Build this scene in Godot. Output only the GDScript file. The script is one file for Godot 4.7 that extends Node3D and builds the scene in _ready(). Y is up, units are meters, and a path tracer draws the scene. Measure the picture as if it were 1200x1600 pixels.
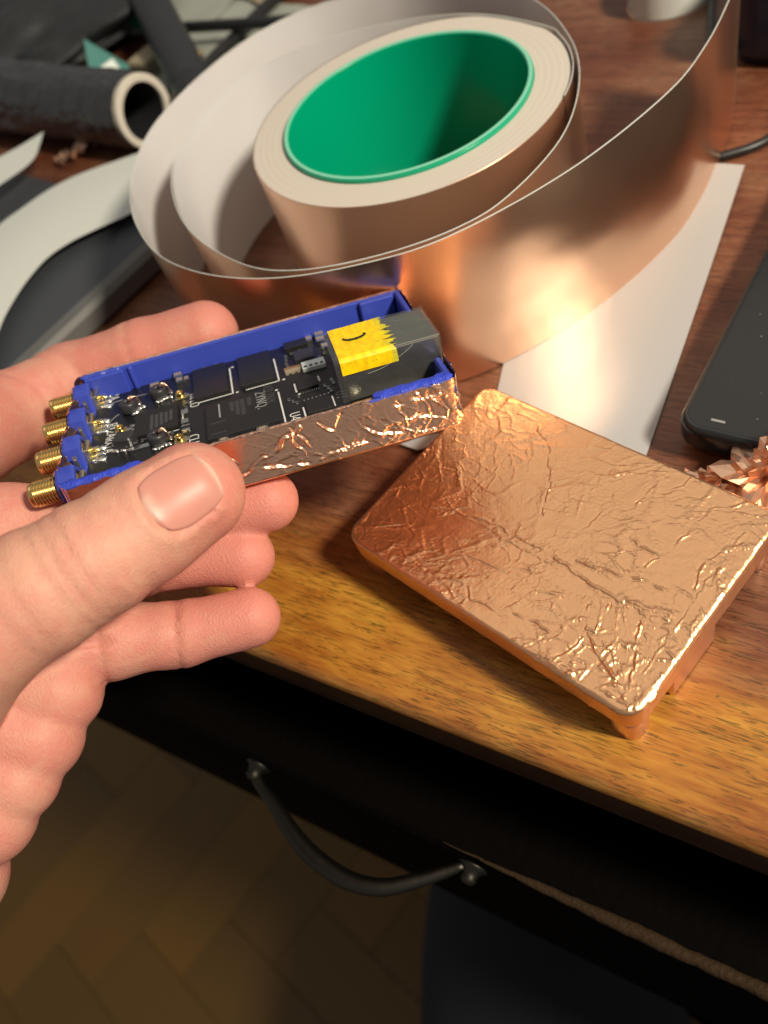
extends Node3D

# ---------------------------------------------------------------- helpers
var used := {}
var rng := RandomNumberGenerator.new()
var M := {}

func numbered(called: String, parent: Node) -> String:
	var key := str(parent.get_instance_id()) + called
	var n: int = used.get(key, 0)
	used[key] = n + 1
	return called if n == 0 else "%s_%03d" % [called, n]

func tag(o: Node3D, label: String, category: String, group := "", kind := "") -> Node3D:
	o.set_meta("label", label)
	if category: o.set_meta("category", category)
	if group: o.set_meta("group", group)
	if kind: o.set_meta("kind", kind)
	return o

func thing(called: String, label: String, category: String, at := Vector3.ZERO, group := "") -> Node3D:
	var o := Node3D.new()
	o.name = numbered(called, self)
	add_child(o, true)
	o.position = at
	return tag(o, label, category, group)

func put(called: String, mesh: Mesh, m: Material, parent: Node = null, xf := Transform3D()) -> MeshInstance3D:
	var o := MeshInstance3D.new()
	var p: Node = parent if parent else self
	o.name = numbered(called, p)
	o.mesh = mesh
	o.material_override = m
	o.transform = xf
	p.add_child(o, true)
	return o

func lin(r: float, g: float, b: float) -> Color:
	return Color(r, g, b).linear_to_srgb()

func mat(c: Color, rough := 0.5, metal := 0.0, spec := 0.5) -> StandardMaterial3D:
	var m := StandardMaterial3D.new()
	m.albedo_color = c
	m.roughness = rough
	m.metallic = metal
	m.metallic_specular = spec
	return m

func noise_tex(freq: float, size := 256, oct := 3, kind := FastNoiseLite.TYPE_SIMPLEX_SMOOTH, sd := 1) -> Texture2D:
	var n := FastNoiseLite.new()
	n.noise_type = kind
	n.frequency = freq
	n.fractal_octaves = oct
	n.seed = sd
	return ImageTexture.create_from_image(n.get_seamless_image(size, size))

func bumpy(m: StandardMaterial3D, tex: Texture2D, scale_cm: float, per_m: float) -> StandardMaterial3D:
	m.heightmap_enabled = true
	m.heightmap_texture = tex
	m.heightmap_scale = scale_cm
	m.uv1_triplanar = true
	m.uv1_scale = Vector3.ONE * per_m
	return m

# mesh from arrays with smooth normals; closed shapes are turned outside out
func solid(v: PackedVector3Array, idx: PackedInt32Array, closed := true, uv := PackedVector2Array(), col := PackedColorArray()) -> ArrayMesh:
	if closed:
		var vol := 0.0
		for i in range(0, idx.size(), 3):
			vol += v[idx[i]].dot(v[idx[i + 1]].cross(v[idx[i + 2]]))
		if vol > 0.0:  # counter-clockwise from outside: turn
			for i in range(0, idx.size(), 3):
				var t := idx[i + 1]
				idx[i + 1] = idx[i + 2]
				idx[i + 2] = t
	var nm := PackedVector3Array()
	nm.resize(v.size())
	for i in range(0, idx.size(), 3):
		var a := idx[i]
		var b := idx[i + 1]
		var c := idx[i + 2]
		var f := (v[c] - v[a]).cross(v[b] - v[a]) * 1e6
		nm[a] += f
		nm[b] += f
		nm[c] += f
	for i in nm.size():
		nm[i] = nm[i].normalized() if nm[i].length_squared() > 1e-20 else Vector3.UP
	var arr := []
	arr.resize(Mesh.ARRAY_MAX)
	arr[Mesh.ARRAY_VERTEX] = v
	arr[Mesh.ARRAY_NORMAL] = nm
	arr[Mesh.ARRAY_INDEX] = idx
	if uv.size(): arr[Mesh.ARRAY_TEX_UV] = uv
	if col.size(): arr[Mesh.ARRAY_COLOR] = col
	var me := ArrayMesh.new()
	me.add_surface_from_arrays(Mesh.PRIMITIVE_TRIANGLES, arr)
	return me

# grid of nu x nv points f(i, j) -> Vector3
func grid(nu: int, nv: int, f: Callable, wrap_u := false, closed := false, uvf = null, colf = null) -> ArrayMesh:
	var v := PackedVector3Array()
	var uv := PackedVector2Array()
	var col := PackedColorArray()
	for j in nv:
		for i in nu:
			v.append(f.call(i, j))
			if uvf != null: uv.append(uvf.call(i, j))
			if colf != null: col.append(colf.call(i, j))
	var idx := PackedInt32Array()
	for j in nv - 1:
		for i in (nu if wrap_u else nu - 1):
			var i2 := (i + 1) % nu
			var a := j * nu + i
			var b := j * nu + i2
			var c := (j + 1) * nu + i2
			var d := (j + 1) * nu + i
			idx.append_array([a, b, c, a, c, d])
	return solid(v, idx, closed, uv, col)

# box with chamfered edges, sizes in metres, flat faces
func box(sx: float, sy: float, sz: float, b := 0.0) -> ArrayMesh:
	var h := Vector3(sx, sy, sz) * 0.5
	b = minf(b, minf(h.x, minf(h.y, h.z)) * 0.95)
	var st := SurfaceTool.new()
	st.begin(Mesh.PRIMITIVE_TRIANGLES)
	st.set_smooth_group(-1)
	var tri := func(p: Vector3, q: Vector3, r: Vector3):
		var mid := (p + q + r) / 3.0
		if (r - p).cross(q - p).dot(mid) < 0.0:
			var t := q
			q = r
			r = t
		for x in [p, q, r]:
			st.set_uv(Vector2(x.x, x.z))
			st.add_vertex(x)
	var quad := func(p, q, r, s):
		tri.call(p, q, r)
		tri.call(p, r, s)
	for ax in 3:
		var a1 := (ax + 1) % 3
		var a2 := (ax + 2) % 3
		for s in [-1.0, 1.0]:
			var cs := []
			for k in [[-1, -1], [1, -1], [1, 1], [-1, 1]]:
				var p := Vector3.ZERO
				p[ax] = s * h[ax]
				p[a1] = k[0] * (h[a1] - b)
				p[a2] = k[1] * (h[a2] - b)
				cs.append(p)
			quad.call(cs[0], cs[1], cs[2], cs[3])
			if b > 0.0:
				for s1 in [-1.0, 1.0]:  # edge between +-ax and +-a1, along a2
					var p := Vector3.ZERO
					p[ax] = s * h[ax]
					p[a1] = s1 * (h[a1] - b)
					var q := Vector3.ZERO
					q[ax] = s * (h[ax] - b)
					q[a1] = s1 * h[a1]
					var p2 := p
					var q2 := q
					p[a2] = h[a2] - b
					q[a2] = h[a2] - b
					p2[a2] = -(h[a2] - b)
					q2[a2] = -(h[a2] - b)
					quad.call(p, q, q2, p2)
	if b > 0.0:
		for s0 in [-1.0, 1.0]:
			for s1 in [-1.0, 1.0]:
				for s2 in [-1.0, 1.0]:
					tri.call(Vector3(s0 * h.x, s1 * (h.y - b), s2 * (h.z - b)), Vector3(s0 * (h.x - b), s1 * h.y, s2 * (h.z - b)), Vector3(s0 * (h.x - b), s1 * (h.y - b), s2 * h.z))
	st.generate_normals()
	return st.commit()

func mbox(x: float, y: float, z: float, b := 0.1) -> ArrayMesh:  # millimetres
	return box(x * 0.001, y * 0.001, z * 0.001, b * 0.001)

func at(x: float, y: float, z: float, turn := 0.0) -> Transform3D:  # millimetres
	return Transform3D(Basis(Vector3.UP, turn), Vector3(x, y, z) * 0.001)

# tube of given radius along points
func tube(pts: PackedVector3Array, radii, sides := 10, caps := true) -> ArrayMesh:
	var v := PackedVector3Array()
	var idx := PackedInt32Array()
	var up := Vector3.UP
	var n := pts.size()
	var side := Vector3.ZERO
	for i in n:
		var t := (pts[mini(i + 1, n - 1)] - pts[maxi(i - 1, 0)]).normalized()
		if side == Vector3.ZERO:
			side = t.cross(up if absf(t.y) < 0.9 else Vector3.RIGHT).normalized()
		side = (side - t * side.dot(t)).normalized()
		var w := t.cross(side)
		var r: float = radii if radii is float else radii[i]
		for k in sides:
			var a := TAU * k / sides
			v.append(pts[i] + (side * cos(a) + w * sin(a)) * r)
	for i in n - 1:
		for k in sides:
			var k2 := (k + 1) % sides
			idx.append_array([i * sides + k, i * sides + k2, (i + 1) * sides + k2, i * sides + k, (i + 1) * sides + k2, (i + 1) * sides + k])
	if caps:
		for e in [0, n - 1]:
			var c := v.size()
			v.append(pts[e])
			for k in sides:
				var a: int = e * sides + k
				var b: int = e * sides + (k + 1) % sides
				if e == 0: idx.append_array([c, b, a])
				else: idx.append_array([c, a, b])
	return solid(v, idx)

# profile of [radius, height] turned round y
func lathe(prof: Array, sides := 32, closed := true) -> ArrayMesh:
	return grid(sides, prof.size(), func(i: int, j: int):
		var a := TAU * i / sides
		return Vector3(cos(a) * prof[j][0], prof[j][1], sin(a) * prof[j][0]), true, closed)

func spline(p: Array, n: int) -> PackedVector3Array:
	var c := Curve3D.new()
	for i in p.size():
		var a: Vector3 = p[maxi(i - 1, 0)]
		var b: Vector3 = p[mini(i + 1, p.size() - 1)]
		c.add_point(p[i], (a - b) / 6.0, (b - a) / 6.0)
	c.bake_interval = 0.001
	var out := PackedVector3Array()
	var L := c.get_baked_length()
	for i in n:
		out.append(c.sample_baked(L * i / (n - 1), true))
	return out

func text_mesh(s: String, height: float, bold := false) -> TextMesh:
	var t := TextMesh.new()
	var f := SystemFont.new()
	f.font_names = PackedStringArray(["Droid Sans"])
	if bold: f.font_weight = 700
	t.font = f
	t.text = s
	t.font_size = 32
	t.pixel_size = height / 23.0
	t.depth = 0.00003
	t.curve_step = 2.0
	return t

# ---------------------------------------------------------------- scene
const CAM_H := 0.1794
const EDGE := Vector3(0.67055663, 0, 0.74185835)    # along the table's near edge
const INTO := Vector3(0.74185835, 0, -0.67055663)   # from that edge into the table
const E0 := Vector3(-0.0463, 0, -0.1219)

func tab(a: float, n: float, y := 0.0) -> Vector3:
	return E0 + EDGE * a + INTO * n + Vector3(0, y, 0)

func tab_basis() -> Basis:
	return Basis(EDGE, Vector3.UP, -INTO)

func _ready() -> void:
	rng.seed = 7
	camera_and_light()
	materials()
	table()
	floor_and_leg()
	tape_roll()
	papers()
	lid()
	tablet()
	foil_scrap()
	device()
	person()
	clutter()

func camera_and_light() -> void:
	var c := Camera3D.new()
	c.name = "camera"
	c.transform = Transform3D(Basis(Vector3(0.90005708, -0.27530015, 0.33779741), Vector3(0.43577202, 0.56861347, -0.69769726), Vector3(0, 0.77517001, 0.63175268)), Vector3(0, CAM_H, 0))
	c.fov = rad_to_deg(2.0 * atan(800.0 / 1292.3))
	c.near = 0.01
	c.far = 20.0
	var a := CameraAttributesPhysical.new()
	a.frustum_focal_length = 19.4
	a.exposure_aperture = 19.4 / 2.4
	a.frustum_focus_distance = 0.184
	a.frustum_near = 0.01
	a.frustum_far = 20.0
	c.attributes = a
	c.fov = rad_to_deg(2.0 * atan(800.0 / 1292.3))
	add_child(c)
	c.current = true
	var w := WorldEnvironment.new()
	w.name = "environment"
	var e := Environment.new()
	e.background_mode = Environment.BG_COLOR
	e.background_color = lin(0.215, 0.205, 0.195)
	e.tonemap_mode = Environment.TONE_MAPPER_LINEAR
	e.tonemap_exposure = 1.0
	e.sdfgi_enabled = true
	e.ssao_enabled = true
	e.ssil_enabled = true
	w.environment = e
	add_child(w)
	var l := OmniLight3D.new()
	l.name = "room_lamp"
	l.position = Vector3(0.58, 0.80, 0.45)
	l.light_color = lin(1.0, 0.88, 0.70)
	l.light_energy = 1.85
	l.light_size = 0.08
	l.omni_range = 8.0
	l.omni_attenuation = 2.0
	l.shadow_enabled = true
	add_child(l)
	# broad ceiling lamp behind the desk: it shows in the copper
	var c2 := AreaLight3D.new()
	c2.name = "ceiling_lamp"
	c2.area_size = Vector2(2.2, 1.6)
	c2.transform = Transform3D(Basis(Vector3(1, 0, 0), Vector3(0, 0, -1), Vector3(0, 1, 0)), Vector3(0.56, 2.0, -1.2))
	c2.light_color = lin(1.0, 0.90, 0.74)
	c2.light_energy = 0.70
	c2.shadow_enabled = true
	add_child(c2)

func materials() -> void:
	var fine := noise_tex(0.02, 256, 4)
	var mid := noise_tex(0.012, 256, 3, FastNoiseLite.TYPE_PERLIN, 5)
	M.fine = fine
	M.copper = mat(lin(0.90, 0.57, 0.39), 0.29, 1.0)
	M.copper_foil = bumpy(mat(lin(0.93, 0.53, 0.285), 0.37, 1.0), fine, 0.0035, 210.0)
	M.copper_wrap = bumpy(mat(lin(0.94, 0.58, 0.40), 0.33, 1.0), fine, 0.0025, 150.0)
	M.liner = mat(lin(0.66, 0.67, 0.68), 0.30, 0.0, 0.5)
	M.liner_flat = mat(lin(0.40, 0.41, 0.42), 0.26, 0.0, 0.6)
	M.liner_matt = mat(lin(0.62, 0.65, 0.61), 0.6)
	M.tape_side = mat(lin(0.60, 0.54, 0.47), 0.6)
	M.green = mat(lin(0.0, 0.36, 0.19), 0.22)
	M.green_rim = mat(lin(0.22, 0.62, 0.44), 0.3)
	M.blue = bumpy(mat(lin(0.035, 0.062, 0.42), 0.42), mid, 0.002, 220.0)
	M.blue_rough = bumpy(mat(lin(0.030, 0.060, 0.55), 0.5), fine, 0.02, 260.0)
	M.pcb = mat(lin(0.010, 0.010, 0.011), 0.32)
	M.chip = bumpy(mat(lin(0.013, 0.012, 0.012), 0.42), fine, 0.002, 300.0)
	M.chip_mark = mat(lin(0.055, 0.055, 0.06), 0.5)
	M.silk = mat(lin(0.72, 0.72, 0.70), 0.6)
	M.silk_dim = mat(lin(0.30, 0.30, 0.30), 0.6)
	M.gold = mat(lin(0.90, 0.66, 0.26), 0.22, 1.0)
	M.gold_pale = mat(lin(0.80, 0.72, 0.45), 0.3, 1.0)
	M.solder = mat(lin(0.80, 0.80, 0.76), 0.2, 1.0)
	M.steel = mat(lin(0.50, 0.48, 0.42), 0.35, 1.0)
	M.ceramic = mat(lin(0.30, 0.24, 0.17), 0.45)
	M.ferrite = mat(lin(0.03, 0.03, 0.034), 0.35)
	M.white_plastic = mat(lin(0.7, 0.7, 0.66), 0.4)
	M.resistor_white = mat(lin(0.78, 0.86, 0.82), 0.4)
	M.black_shell = mat(lin(0.012, 0.012, 0.014), 0.22)
	M.tablet = mat(lin(0.018, 0.020, 0.022), 0.2)
	M.black_gloss = mat(lin(0.012, 0.012, 0.013), 0.16)
	M.tube_film = bumpy(mat(lin(0.018, 0.019, 0.02), 0.2, 0.0, 1.0), fine, 0.14, 22.0)
	M.port_shell = mat(lin(0.36, 0.35, 0.30), 0.3, 1.0)
	M.dark_plastic = mat(lin(0.02, 0.022, 0.025), 0.45)
	M.cable = mat(lin(0.012, 0.012, 0.013), 0.4)
	M.paper_core = mat(lin(0.62, 0.58, 0.50), 0.8)
	M.slate = mat(lin(0.05, 0.056, 0.066), 0.35)
	M.grey_trim = mat(lin(0.12, 0.12, 0.115), 0.5)
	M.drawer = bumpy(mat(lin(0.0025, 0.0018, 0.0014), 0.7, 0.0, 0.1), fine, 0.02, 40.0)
	M.worn_edge = bumpy(mat(lin(0.034, 0.021, 0.011), 0.7, 0.0, 0.2), fine, 0.03, 120.0)
	M.iron = bumpy(mat(lin(0.06, 0.055, 0.046), 0.45, 1.0), fine, 0.004, 60.0)
	M.denim = bumpy(mat(lin(0.010, 0.012, 0.018), 0.9), fine, 0.05, 60.0)
	M.parquet = mat(lin(0.115, 0.056, 0.005), 0.5)
	M.parquet_dark = mat(lin(0.10, 0.049, 0.0045), 0.5)
	M.teal = mat(lin(0.03, 0.20, 0.18), 0.5)
	M.pale_green = mat(lin(0.36, 0.38, 0.33), 0.6)
	M.tan = mat(lin(0.34, 0.29, 0.19), 0.7)
	M.red = mat(lin(0.5, 0.03, 0.03), 0.5)
	M.bag = bumpy(mat(lin(0.016, 0.019, 0.021), 0.6), mid, 0.1, 30.0)
	M.navy = mat(lin(0.012, 0.014, 0.03), 0.3)
	M.ink = mat(lin(0.012, 0.012, 0.010), 0.5)

# ---------------------------------------------------------------- table
func wood_texture() -> Texture2D:
	var W := 2048
	var H := 1024
	var bands := FastNoiseLite.new()
	bands.frequency = 0.035
	bands.fractal_octaves = 4
	bands.seed = 11
	var long_img := bands.get_seamless_image(64, H)   # stretched along the grain
	long_img.resize(W, H, Image.INTERPOLATE_CUBIC)
	bands.frequency = 0.006
	bands.seed = 23
	var blot := bands.get_seamless_image(W / 2, H / 2)
	blot.resize(W, H, Image.INTERPOLATE_BILINEAR)
	bands.frequency = 0.12
	bands.seed = 31
	var fibre := bands.get_seamless_image(256, H)
	fibre.resize(W, H, Image.INTERPOLATE_CUBIC)
	for im in [long_img, blot, fibre]: im.convert(Image.FORMAT_L8)
	var a := long_img.get_data()
	var b := blot.get_data()
	var c := fibre.get_data()
	# pores: short dark dashes along the grain
	var pore := PackedFloat32Array()
	pore.resize(W * H)
	var clump := FastNoiseLite.new()
	clump.frequency = 0.009
	clump.seed = 3
	for k in 30000:
		var x := rng.randi_range(0, W - 1)
		var y := rng.randi_range(0, H - 1)
		if clump.get_noise_2d(x * 0.6, y * 1.6) < rng.randf_range(-0.5, 0.35): continue
		var len := rng.randi_range(5, 32) if rng.randf() < 0.8 else rng.randi_range(25, 60)
		var dark := rng.randf_range(0.25, 0.85)
		var thick := 1 if rng.randf() < 0.5 else 2
		var slope := rng.randf_range(-0.05, 0.05)
		for i in len:
			var f := 1.0 - absf(2.0 * i / len - 1.0)
			for w in thick:
				var q := ((y + w + int(i * slope) + H) % H) * W + (x + i) % W
				pore[q] = maxf(pore[q], dark * minf(1.0, f * 1.8) * (1.0 if w == 0 else 0.6))
	var out := PackedByteArray()
	out.resize(W * H * 3)
	for i in W * H:
		var t := a[i] * 0.0039
		var s := b[i] * 0.0039
		var fb := c[i] * 0.0039
		var k := 0.42 + 0.24 * t + 0.42 * s + 0.24 * (fb - 0.5)
		var p := 1.0 - 0.82 * pore[i]
		k = clampf(k, 0.2, 1.0)
		out[i * 3] = int(clampf(255.0 * pow(k * p, 0.55), 0, 255))
		out[i * 3 + 1] = int(clampf(255.0 * pow(k * k * p, 0.47), 0, 255))
		out[i * 3 + 2] = int(clampf(255.0 * pow(k * k * p, 0.52), 0, 255))
	var img := Image.create_from_data(W, H, false, Image.FORMAT_RGB8, out)
	return ImageTexture.create_from_image(img)

func table() -> void:
	var t := thing("wooden_table", "worn brown wooden table with golden front edge and dark drawer front", "table")
	var wt := wood_texture()
	var wm := StandardMaterial3D.new()
	wm.albedo_texture = wt
	wm.vertex_color_use_as_albedo = true
	wm.roughness = 0.4
	wm.metallic_specular = 0.5
	wm.heightmap_enabled = true
	wm.heightmap_texture = wt
	wm.heightmap_scale = 0.004
	var wear := FastNoiseLite.new()
	wear.frequency = 0.018
	wear.fractal_octaves = 3
	# profile across the table: rounded near edge, then flat; the far part is coarser
	var prof := [[0.006, -0.022], [0.0016, -0.020], [0.0002, -0.016], [0.0, -0.010], [0.0002, -0.0034], [0.00025, -0.0030], [0.0005, -0.0018], [0.0011, -0.0008], [0.0020, -0.0002], [0.0032, 0.0], [0.005, 0.0]]
	var nn := 0.008
	while nn < 0.12:
		prof.append([nn, 0.0])
		nn += 0.003
	while nn < 0.75:
		prof.append([nn, 0.0])
		nn += 0.03
	prof.append([0.75, -0.022])
	var A0 := -0.75
	var A1 := 0.75
	var na := 301
	var pts := func(i: int, j: int): return tab(A0 + (A1 - A0) * i / (na - 1), prof[j][0], prof[j][1])
	var across := [0.0]
	for j in range(1, prof.size()): across.append(across[-1] + Vector2(prof[j][0] - prof[j - 1][0], prof[j][1] - prof[j - 1][1]).length())
	var uvf := func(i: int, j: int): return Vector2((A0 + (A1 - A0) * i / (na - 1)) / 0.30, across[j] / 0.15)
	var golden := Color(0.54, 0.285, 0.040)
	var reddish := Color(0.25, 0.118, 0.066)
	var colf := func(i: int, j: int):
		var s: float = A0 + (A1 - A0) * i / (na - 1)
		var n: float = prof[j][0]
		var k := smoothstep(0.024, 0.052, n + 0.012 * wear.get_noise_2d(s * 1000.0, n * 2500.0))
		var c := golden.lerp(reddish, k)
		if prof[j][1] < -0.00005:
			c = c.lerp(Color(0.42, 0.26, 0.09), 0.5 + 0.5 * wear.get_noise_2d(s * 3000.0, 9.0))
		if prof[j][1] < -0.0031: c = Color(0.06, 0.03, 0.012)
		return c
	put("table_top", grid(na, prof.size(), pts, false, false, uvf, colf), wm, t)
	# underside and apron
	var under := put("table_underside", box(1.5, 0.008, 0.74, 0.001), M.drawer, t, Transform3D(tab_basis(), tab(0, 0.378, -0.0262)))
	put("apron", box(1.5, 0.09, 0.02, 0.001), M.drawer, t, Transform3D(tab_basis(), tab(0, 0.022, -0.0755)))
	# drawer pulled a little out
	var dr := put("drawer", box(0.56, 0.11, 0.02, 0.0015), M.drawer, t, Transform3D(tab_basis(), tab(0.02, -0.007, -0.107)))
	var lump := FastNoiseLite.new()
	lump.frequency = 0.12
	var bead := []
	for i in 120: bead.append(tab(0.050 + 0.25 * i / 119.0, -0.0160 + 0.0004 * lump.get_noise_1d(i * 4.0), -0.0505))
	var br := PackedFloat32Array()
	for i in 120: br.append((0.0017 + 0.0005 * lump.get_noise_1d(i * 1.2 + 500.0)) * smoothstep(-2.0, 26.0, i) + 0.0001)
	put("worn_edge_bead", tube(PackedVector3Array(bead), br, 8), M.worn_edge, dr)
	dr.get_child(0).transform = dr.transform.affine_inverse()
	var inv := dr.transform.affine_inverse()
	var arc := spline([tab(-0.0155, -0.0185, -0.056), tab(-0.0150, -0.0215, -0.0575), tab(-0.0062, -0.0255, -0.058), tab(0.0092, -0.0325, -0.058), tab(0.0243, -0.0352, -0.058), tab(0.0361, -0.0332, -0.0575), tab(0.0455, -0.0272, -0.057), tab(0.0525, -0.0215, -0.0565), tab(0.056, -0.0185, -0.056)], 60)
	var ar := PackedFloat32Array()
	for i in 60: ar.append(0.0014 + 0.0014 * sin(PI * i / 59.0) + 0.0001 * lump.get_noise_1d(i * 9.0))
	put("handle", tube(arc, ar, 12), M.iron, dr, inv)
	for s in [-0.0160, 0.0585]:
		put("handle_mount", lathe([[0.0, 0.0], [0.0040, 0.0], [0.0042, 0.0008], [0.0027, 0.0018], [0.0021, 0.0034], [0.0024, 0.0042], [0.0015, 0.0053], [0.0, 0.0056]], 20), M.iron, dr, inv * Transform3D(Basis(EDGE, -INTO, Vector3.DOWN), tab(s, -0.0171, -0.0565)))

func floor_and_leg() -> void:
	var fl := put("floor", box(3.0, 0.02, 3.0, 0.0), M.drawer, null, Transform3D(Basis(), Vector3(-0.3, -0.7615, -0.3)))
	tag(fl, "brown herringbone parquet floor in dim light below the table", "", "", "structure")
	var pb := box(0.2992, 0.02, 0.0744, 0.0004)
	var tone := [M.parquet, M.parquet_dark, M.parquet.duplicate(), M.parquet_dark.duplicate()]
	tone[2].albedo_color = lin(0.13, 0.064, 0.0055)
	tone[3].albedo_color = lin(0.105, 0.052, 0.005)
	for m in tone: bumpy(m, M.fine, 0.02, 14.0)
	var k := 0
	var w := 0.075
	for r in range(-14, 12):
		for s in range(-3, 3):
			for o in 2:
				# herringbone: blocks of 4:1
				var base := Vector2(r * w, r * w) + Vector2(s * 4.0 * w, -s * 4.0 * w)
				var ctr := base + (Vector2(2.0 * w, 0.5 * w) if o == 0 else Vector2(0.5 * w, 3.0 * w) + Vector2(0, 0))
				if o == 1: ctr = base + Vector2(-0.5 * w, 2.0 * w)
				var wp := Vector3(-0.45, -0.7415, -0.35) + Vector3(ctr.x, 0, ctr.y).rotated(Vector3.UP, 0.5)
				if Vector2(wp.x + 0.45, wp.z + 0.35).length() > 0.62: continue
				var p := put("plank", pb, tone[rng.randi() % 4], fl, fl.transform.affine_inverse() * Transform3D(Basis(Vector3.UP, 0.5 + (PI / 2 if o == 1 else 0.0)), wp))
				k += 1

# ---------------------------------------------------------------- tape roll
const ROLL := Vector3(0.0614, 0, -0.2497)

func tape_roll() -> void:
	var t := thing("copper_tape_roll", "large roll of copper tape with green core, white backing and a long loose strip uncoiling", "tape roll", ROLL)
	# wound body: copper outside, pale layered side
	var prof := []
	for i in 28: prof.append([0.0402 + 0.0105 * i / 27.0, 0.0500 + 0.00002 * sin(i * 5.1)])
	put("winding_side", lathe(prof, 128, false), M.tape_side, t)
	var bottom := put("winding_side", lathe([[0.0402, 0.0012], [0.0508, 0.0012]], 96, false), M.tape_side, t)
	put("copper_outside", lathe([[0.0508, 0.0010], [0.0511, 0.0014], [0.0511, 0.0497], [0.0508, 0.0501]], 160, false), M.copper, t)
	var core := put("core", lathe([[0.0401, 0.0008], [0.0401, 0.0508], [0.0399, 0.0511], [0.0384, 0.0511], [0.0382, 0.0508], [0.0382, 0.0008], [0.0401, 0.0008]], 160, true), M.green, t)
	put("core_rim", lathe([[0.0386, 0.05115], [0.0397, 0.05115], [0.0397, 0.0514], [0.0386, 0.0514], [0.0386, 0.05115]], 160, true), M.green_rim, core)
	# loose strip: plan of the spiral from the free end to the roll
	var plan := [[0.1749, -0.2441], [0.1665, -0.2335], [0.1552, -0.2217], [0.1375, -0.2058], [0.1178, -0.1930], [0.0850, -0.1815], [0.0531, -0.1776], [0.0287, -0.1812], [0.0009, -0.1948], [-0.0195, -0.2161], [-0.0294, -0.2416], [-0.0292, -0.2760], [-0.0144, -0.3126], [0.0206, -0.3413], [0.0560, -0.3475], [0.0870, -0.3330], [0.1080, -0.3050], [0.1178, -0.2749], [0.1142, -0.2417], [0.1040, -0.2167], [0.0872, -0.1955], [0.0654, -0.1825], [0.0494, -0.1795], [0.0287, -0.1832], [0.0080, -0.1928], [-0.0054, -0.2076], [-0.0155, -0.2352], [-0.0163, -0.2636], [-0.0096, -0.2858], [0.0072, -0.3062], [0.0282, -0.3186], [0.0550, -0.3150], [0.0794, -0.3027], [0.0960, -0.2880], [0.1060, -0.2720], [0.1125, -0.2525]]
	var pts := []
	for p in plan: pts.append(Vector3(p[0], 0, p[1]) - ROLL)
	# last turn lies on the roll
	for k in 8:
		var a := -0.05 + k * 0.12
		pts.append(Vector3(cos(a), 0, sin(a)) * (0.0516 - 0.00004 * k))
	pts.remove_at(plan.size() - 1)
	var n := 520
	var line := spline(pts, n)
	var wob := FastNoiseLite.new()
	wob.frequency = 0.02
	var rows := 13
	var sheet := func(side: float):
		return grid(n, rows, func(i: int, j: int):
			var tdir := (line[mini(i + 1, n - 1)] - line[maxi(i - 1, 0)]).normalized()
			var nor := Vector3(-tdir.z, 0, tdir.x)
			var y: float = 0.0008 + 0.0497 * j / (rows - 1) + 0.0002 * wob.get_noise_1d(i * 1.7)
			var bow := 0.0006 * wob.get_noise_2d(i * 1.3, j * 6.0)
			if i < 4: y += 0.0005 * wob.get_noise_2d(i * 90.0, j * 55.0)
			return line[i] + nor * (side + bow) + Vector3(0, y, 0))
	var strip := put("loose_strip", sheet.call(-0.00006), M.copper, t)
	put("backing_paper", sheet.call(0.00012), M.liner, strip)
	var edge := PackedVector3Array()
	for i in n: edge.append(line[i] + Vector3(0, 0.0506 + 0.0002 * wob.get_noise_1d(i * 1.7), 0))
	put("strip_edge", tube(edge, 0.00017, 5), M.liner_matt, strip)

func sheet_poly(a: Array, b: Array, n: int, lift: Callable) -> ArrayMesh:
	# a and b: the two long edges as lists of Vector3
	var pa := spline(a, n)
	var pb := spline(b, n)
	return grid(n, 12, func(i: int, j: int):
		var p := pa[i].lerp(pb[i], j / 11.0)
		p.y += lift.call(float(i) / (n - 1), j / 11.0)
		return p)

func papers() -> void:
	var P := sheet_poly([Vector3(0.1340, 0.0006, -0.2300), Vector3(0.0950, 0.0006, -0.2080), Vector3(0.0600, 0.0006, -0.1850), Vector3(0.0462, 0.0006, -0.1690), Vector3(0.034, 0.0006, -0.150)],
		[Vector3(0.1546, 0.0006, -0.2088), Vector3(0.1257, 0.0006, -0.1806), Vector3(0.0970, 0.0006, -0.1524), Vector3(0.0684, 0.0006, -0.1242), Vector3(0.052, 0.0006, -0.108)], 60,
		func(s: float, q: float): return 0.0024 * pow(maxf(0.0, 1.0 - s * 2.2), 2.0) + 0.0007 * sin(q * PI) * (1.0 - s))
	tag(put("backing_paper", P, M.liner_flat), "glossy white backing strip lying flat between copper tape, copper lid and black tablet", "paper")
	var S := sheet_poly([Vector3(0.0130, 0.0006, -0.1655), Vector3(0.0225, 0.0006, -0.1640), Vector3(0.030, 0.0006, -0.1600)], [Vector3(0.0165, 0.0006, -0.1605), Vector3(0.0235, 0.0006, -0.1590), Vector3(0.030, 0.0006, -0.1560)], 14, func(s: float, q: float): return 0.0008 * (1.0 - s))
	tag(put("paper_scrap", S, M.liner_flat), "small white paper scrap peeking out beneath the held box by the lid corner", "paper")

# ---------------------------------------------------------------- crumpled copper
var cell_a := FastNoiseLite.new()
var cell_b := FastNoiseLite.new()
var soft := FastNoiseLite.new()
var mask := FastNoiseLite.new()

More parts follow.
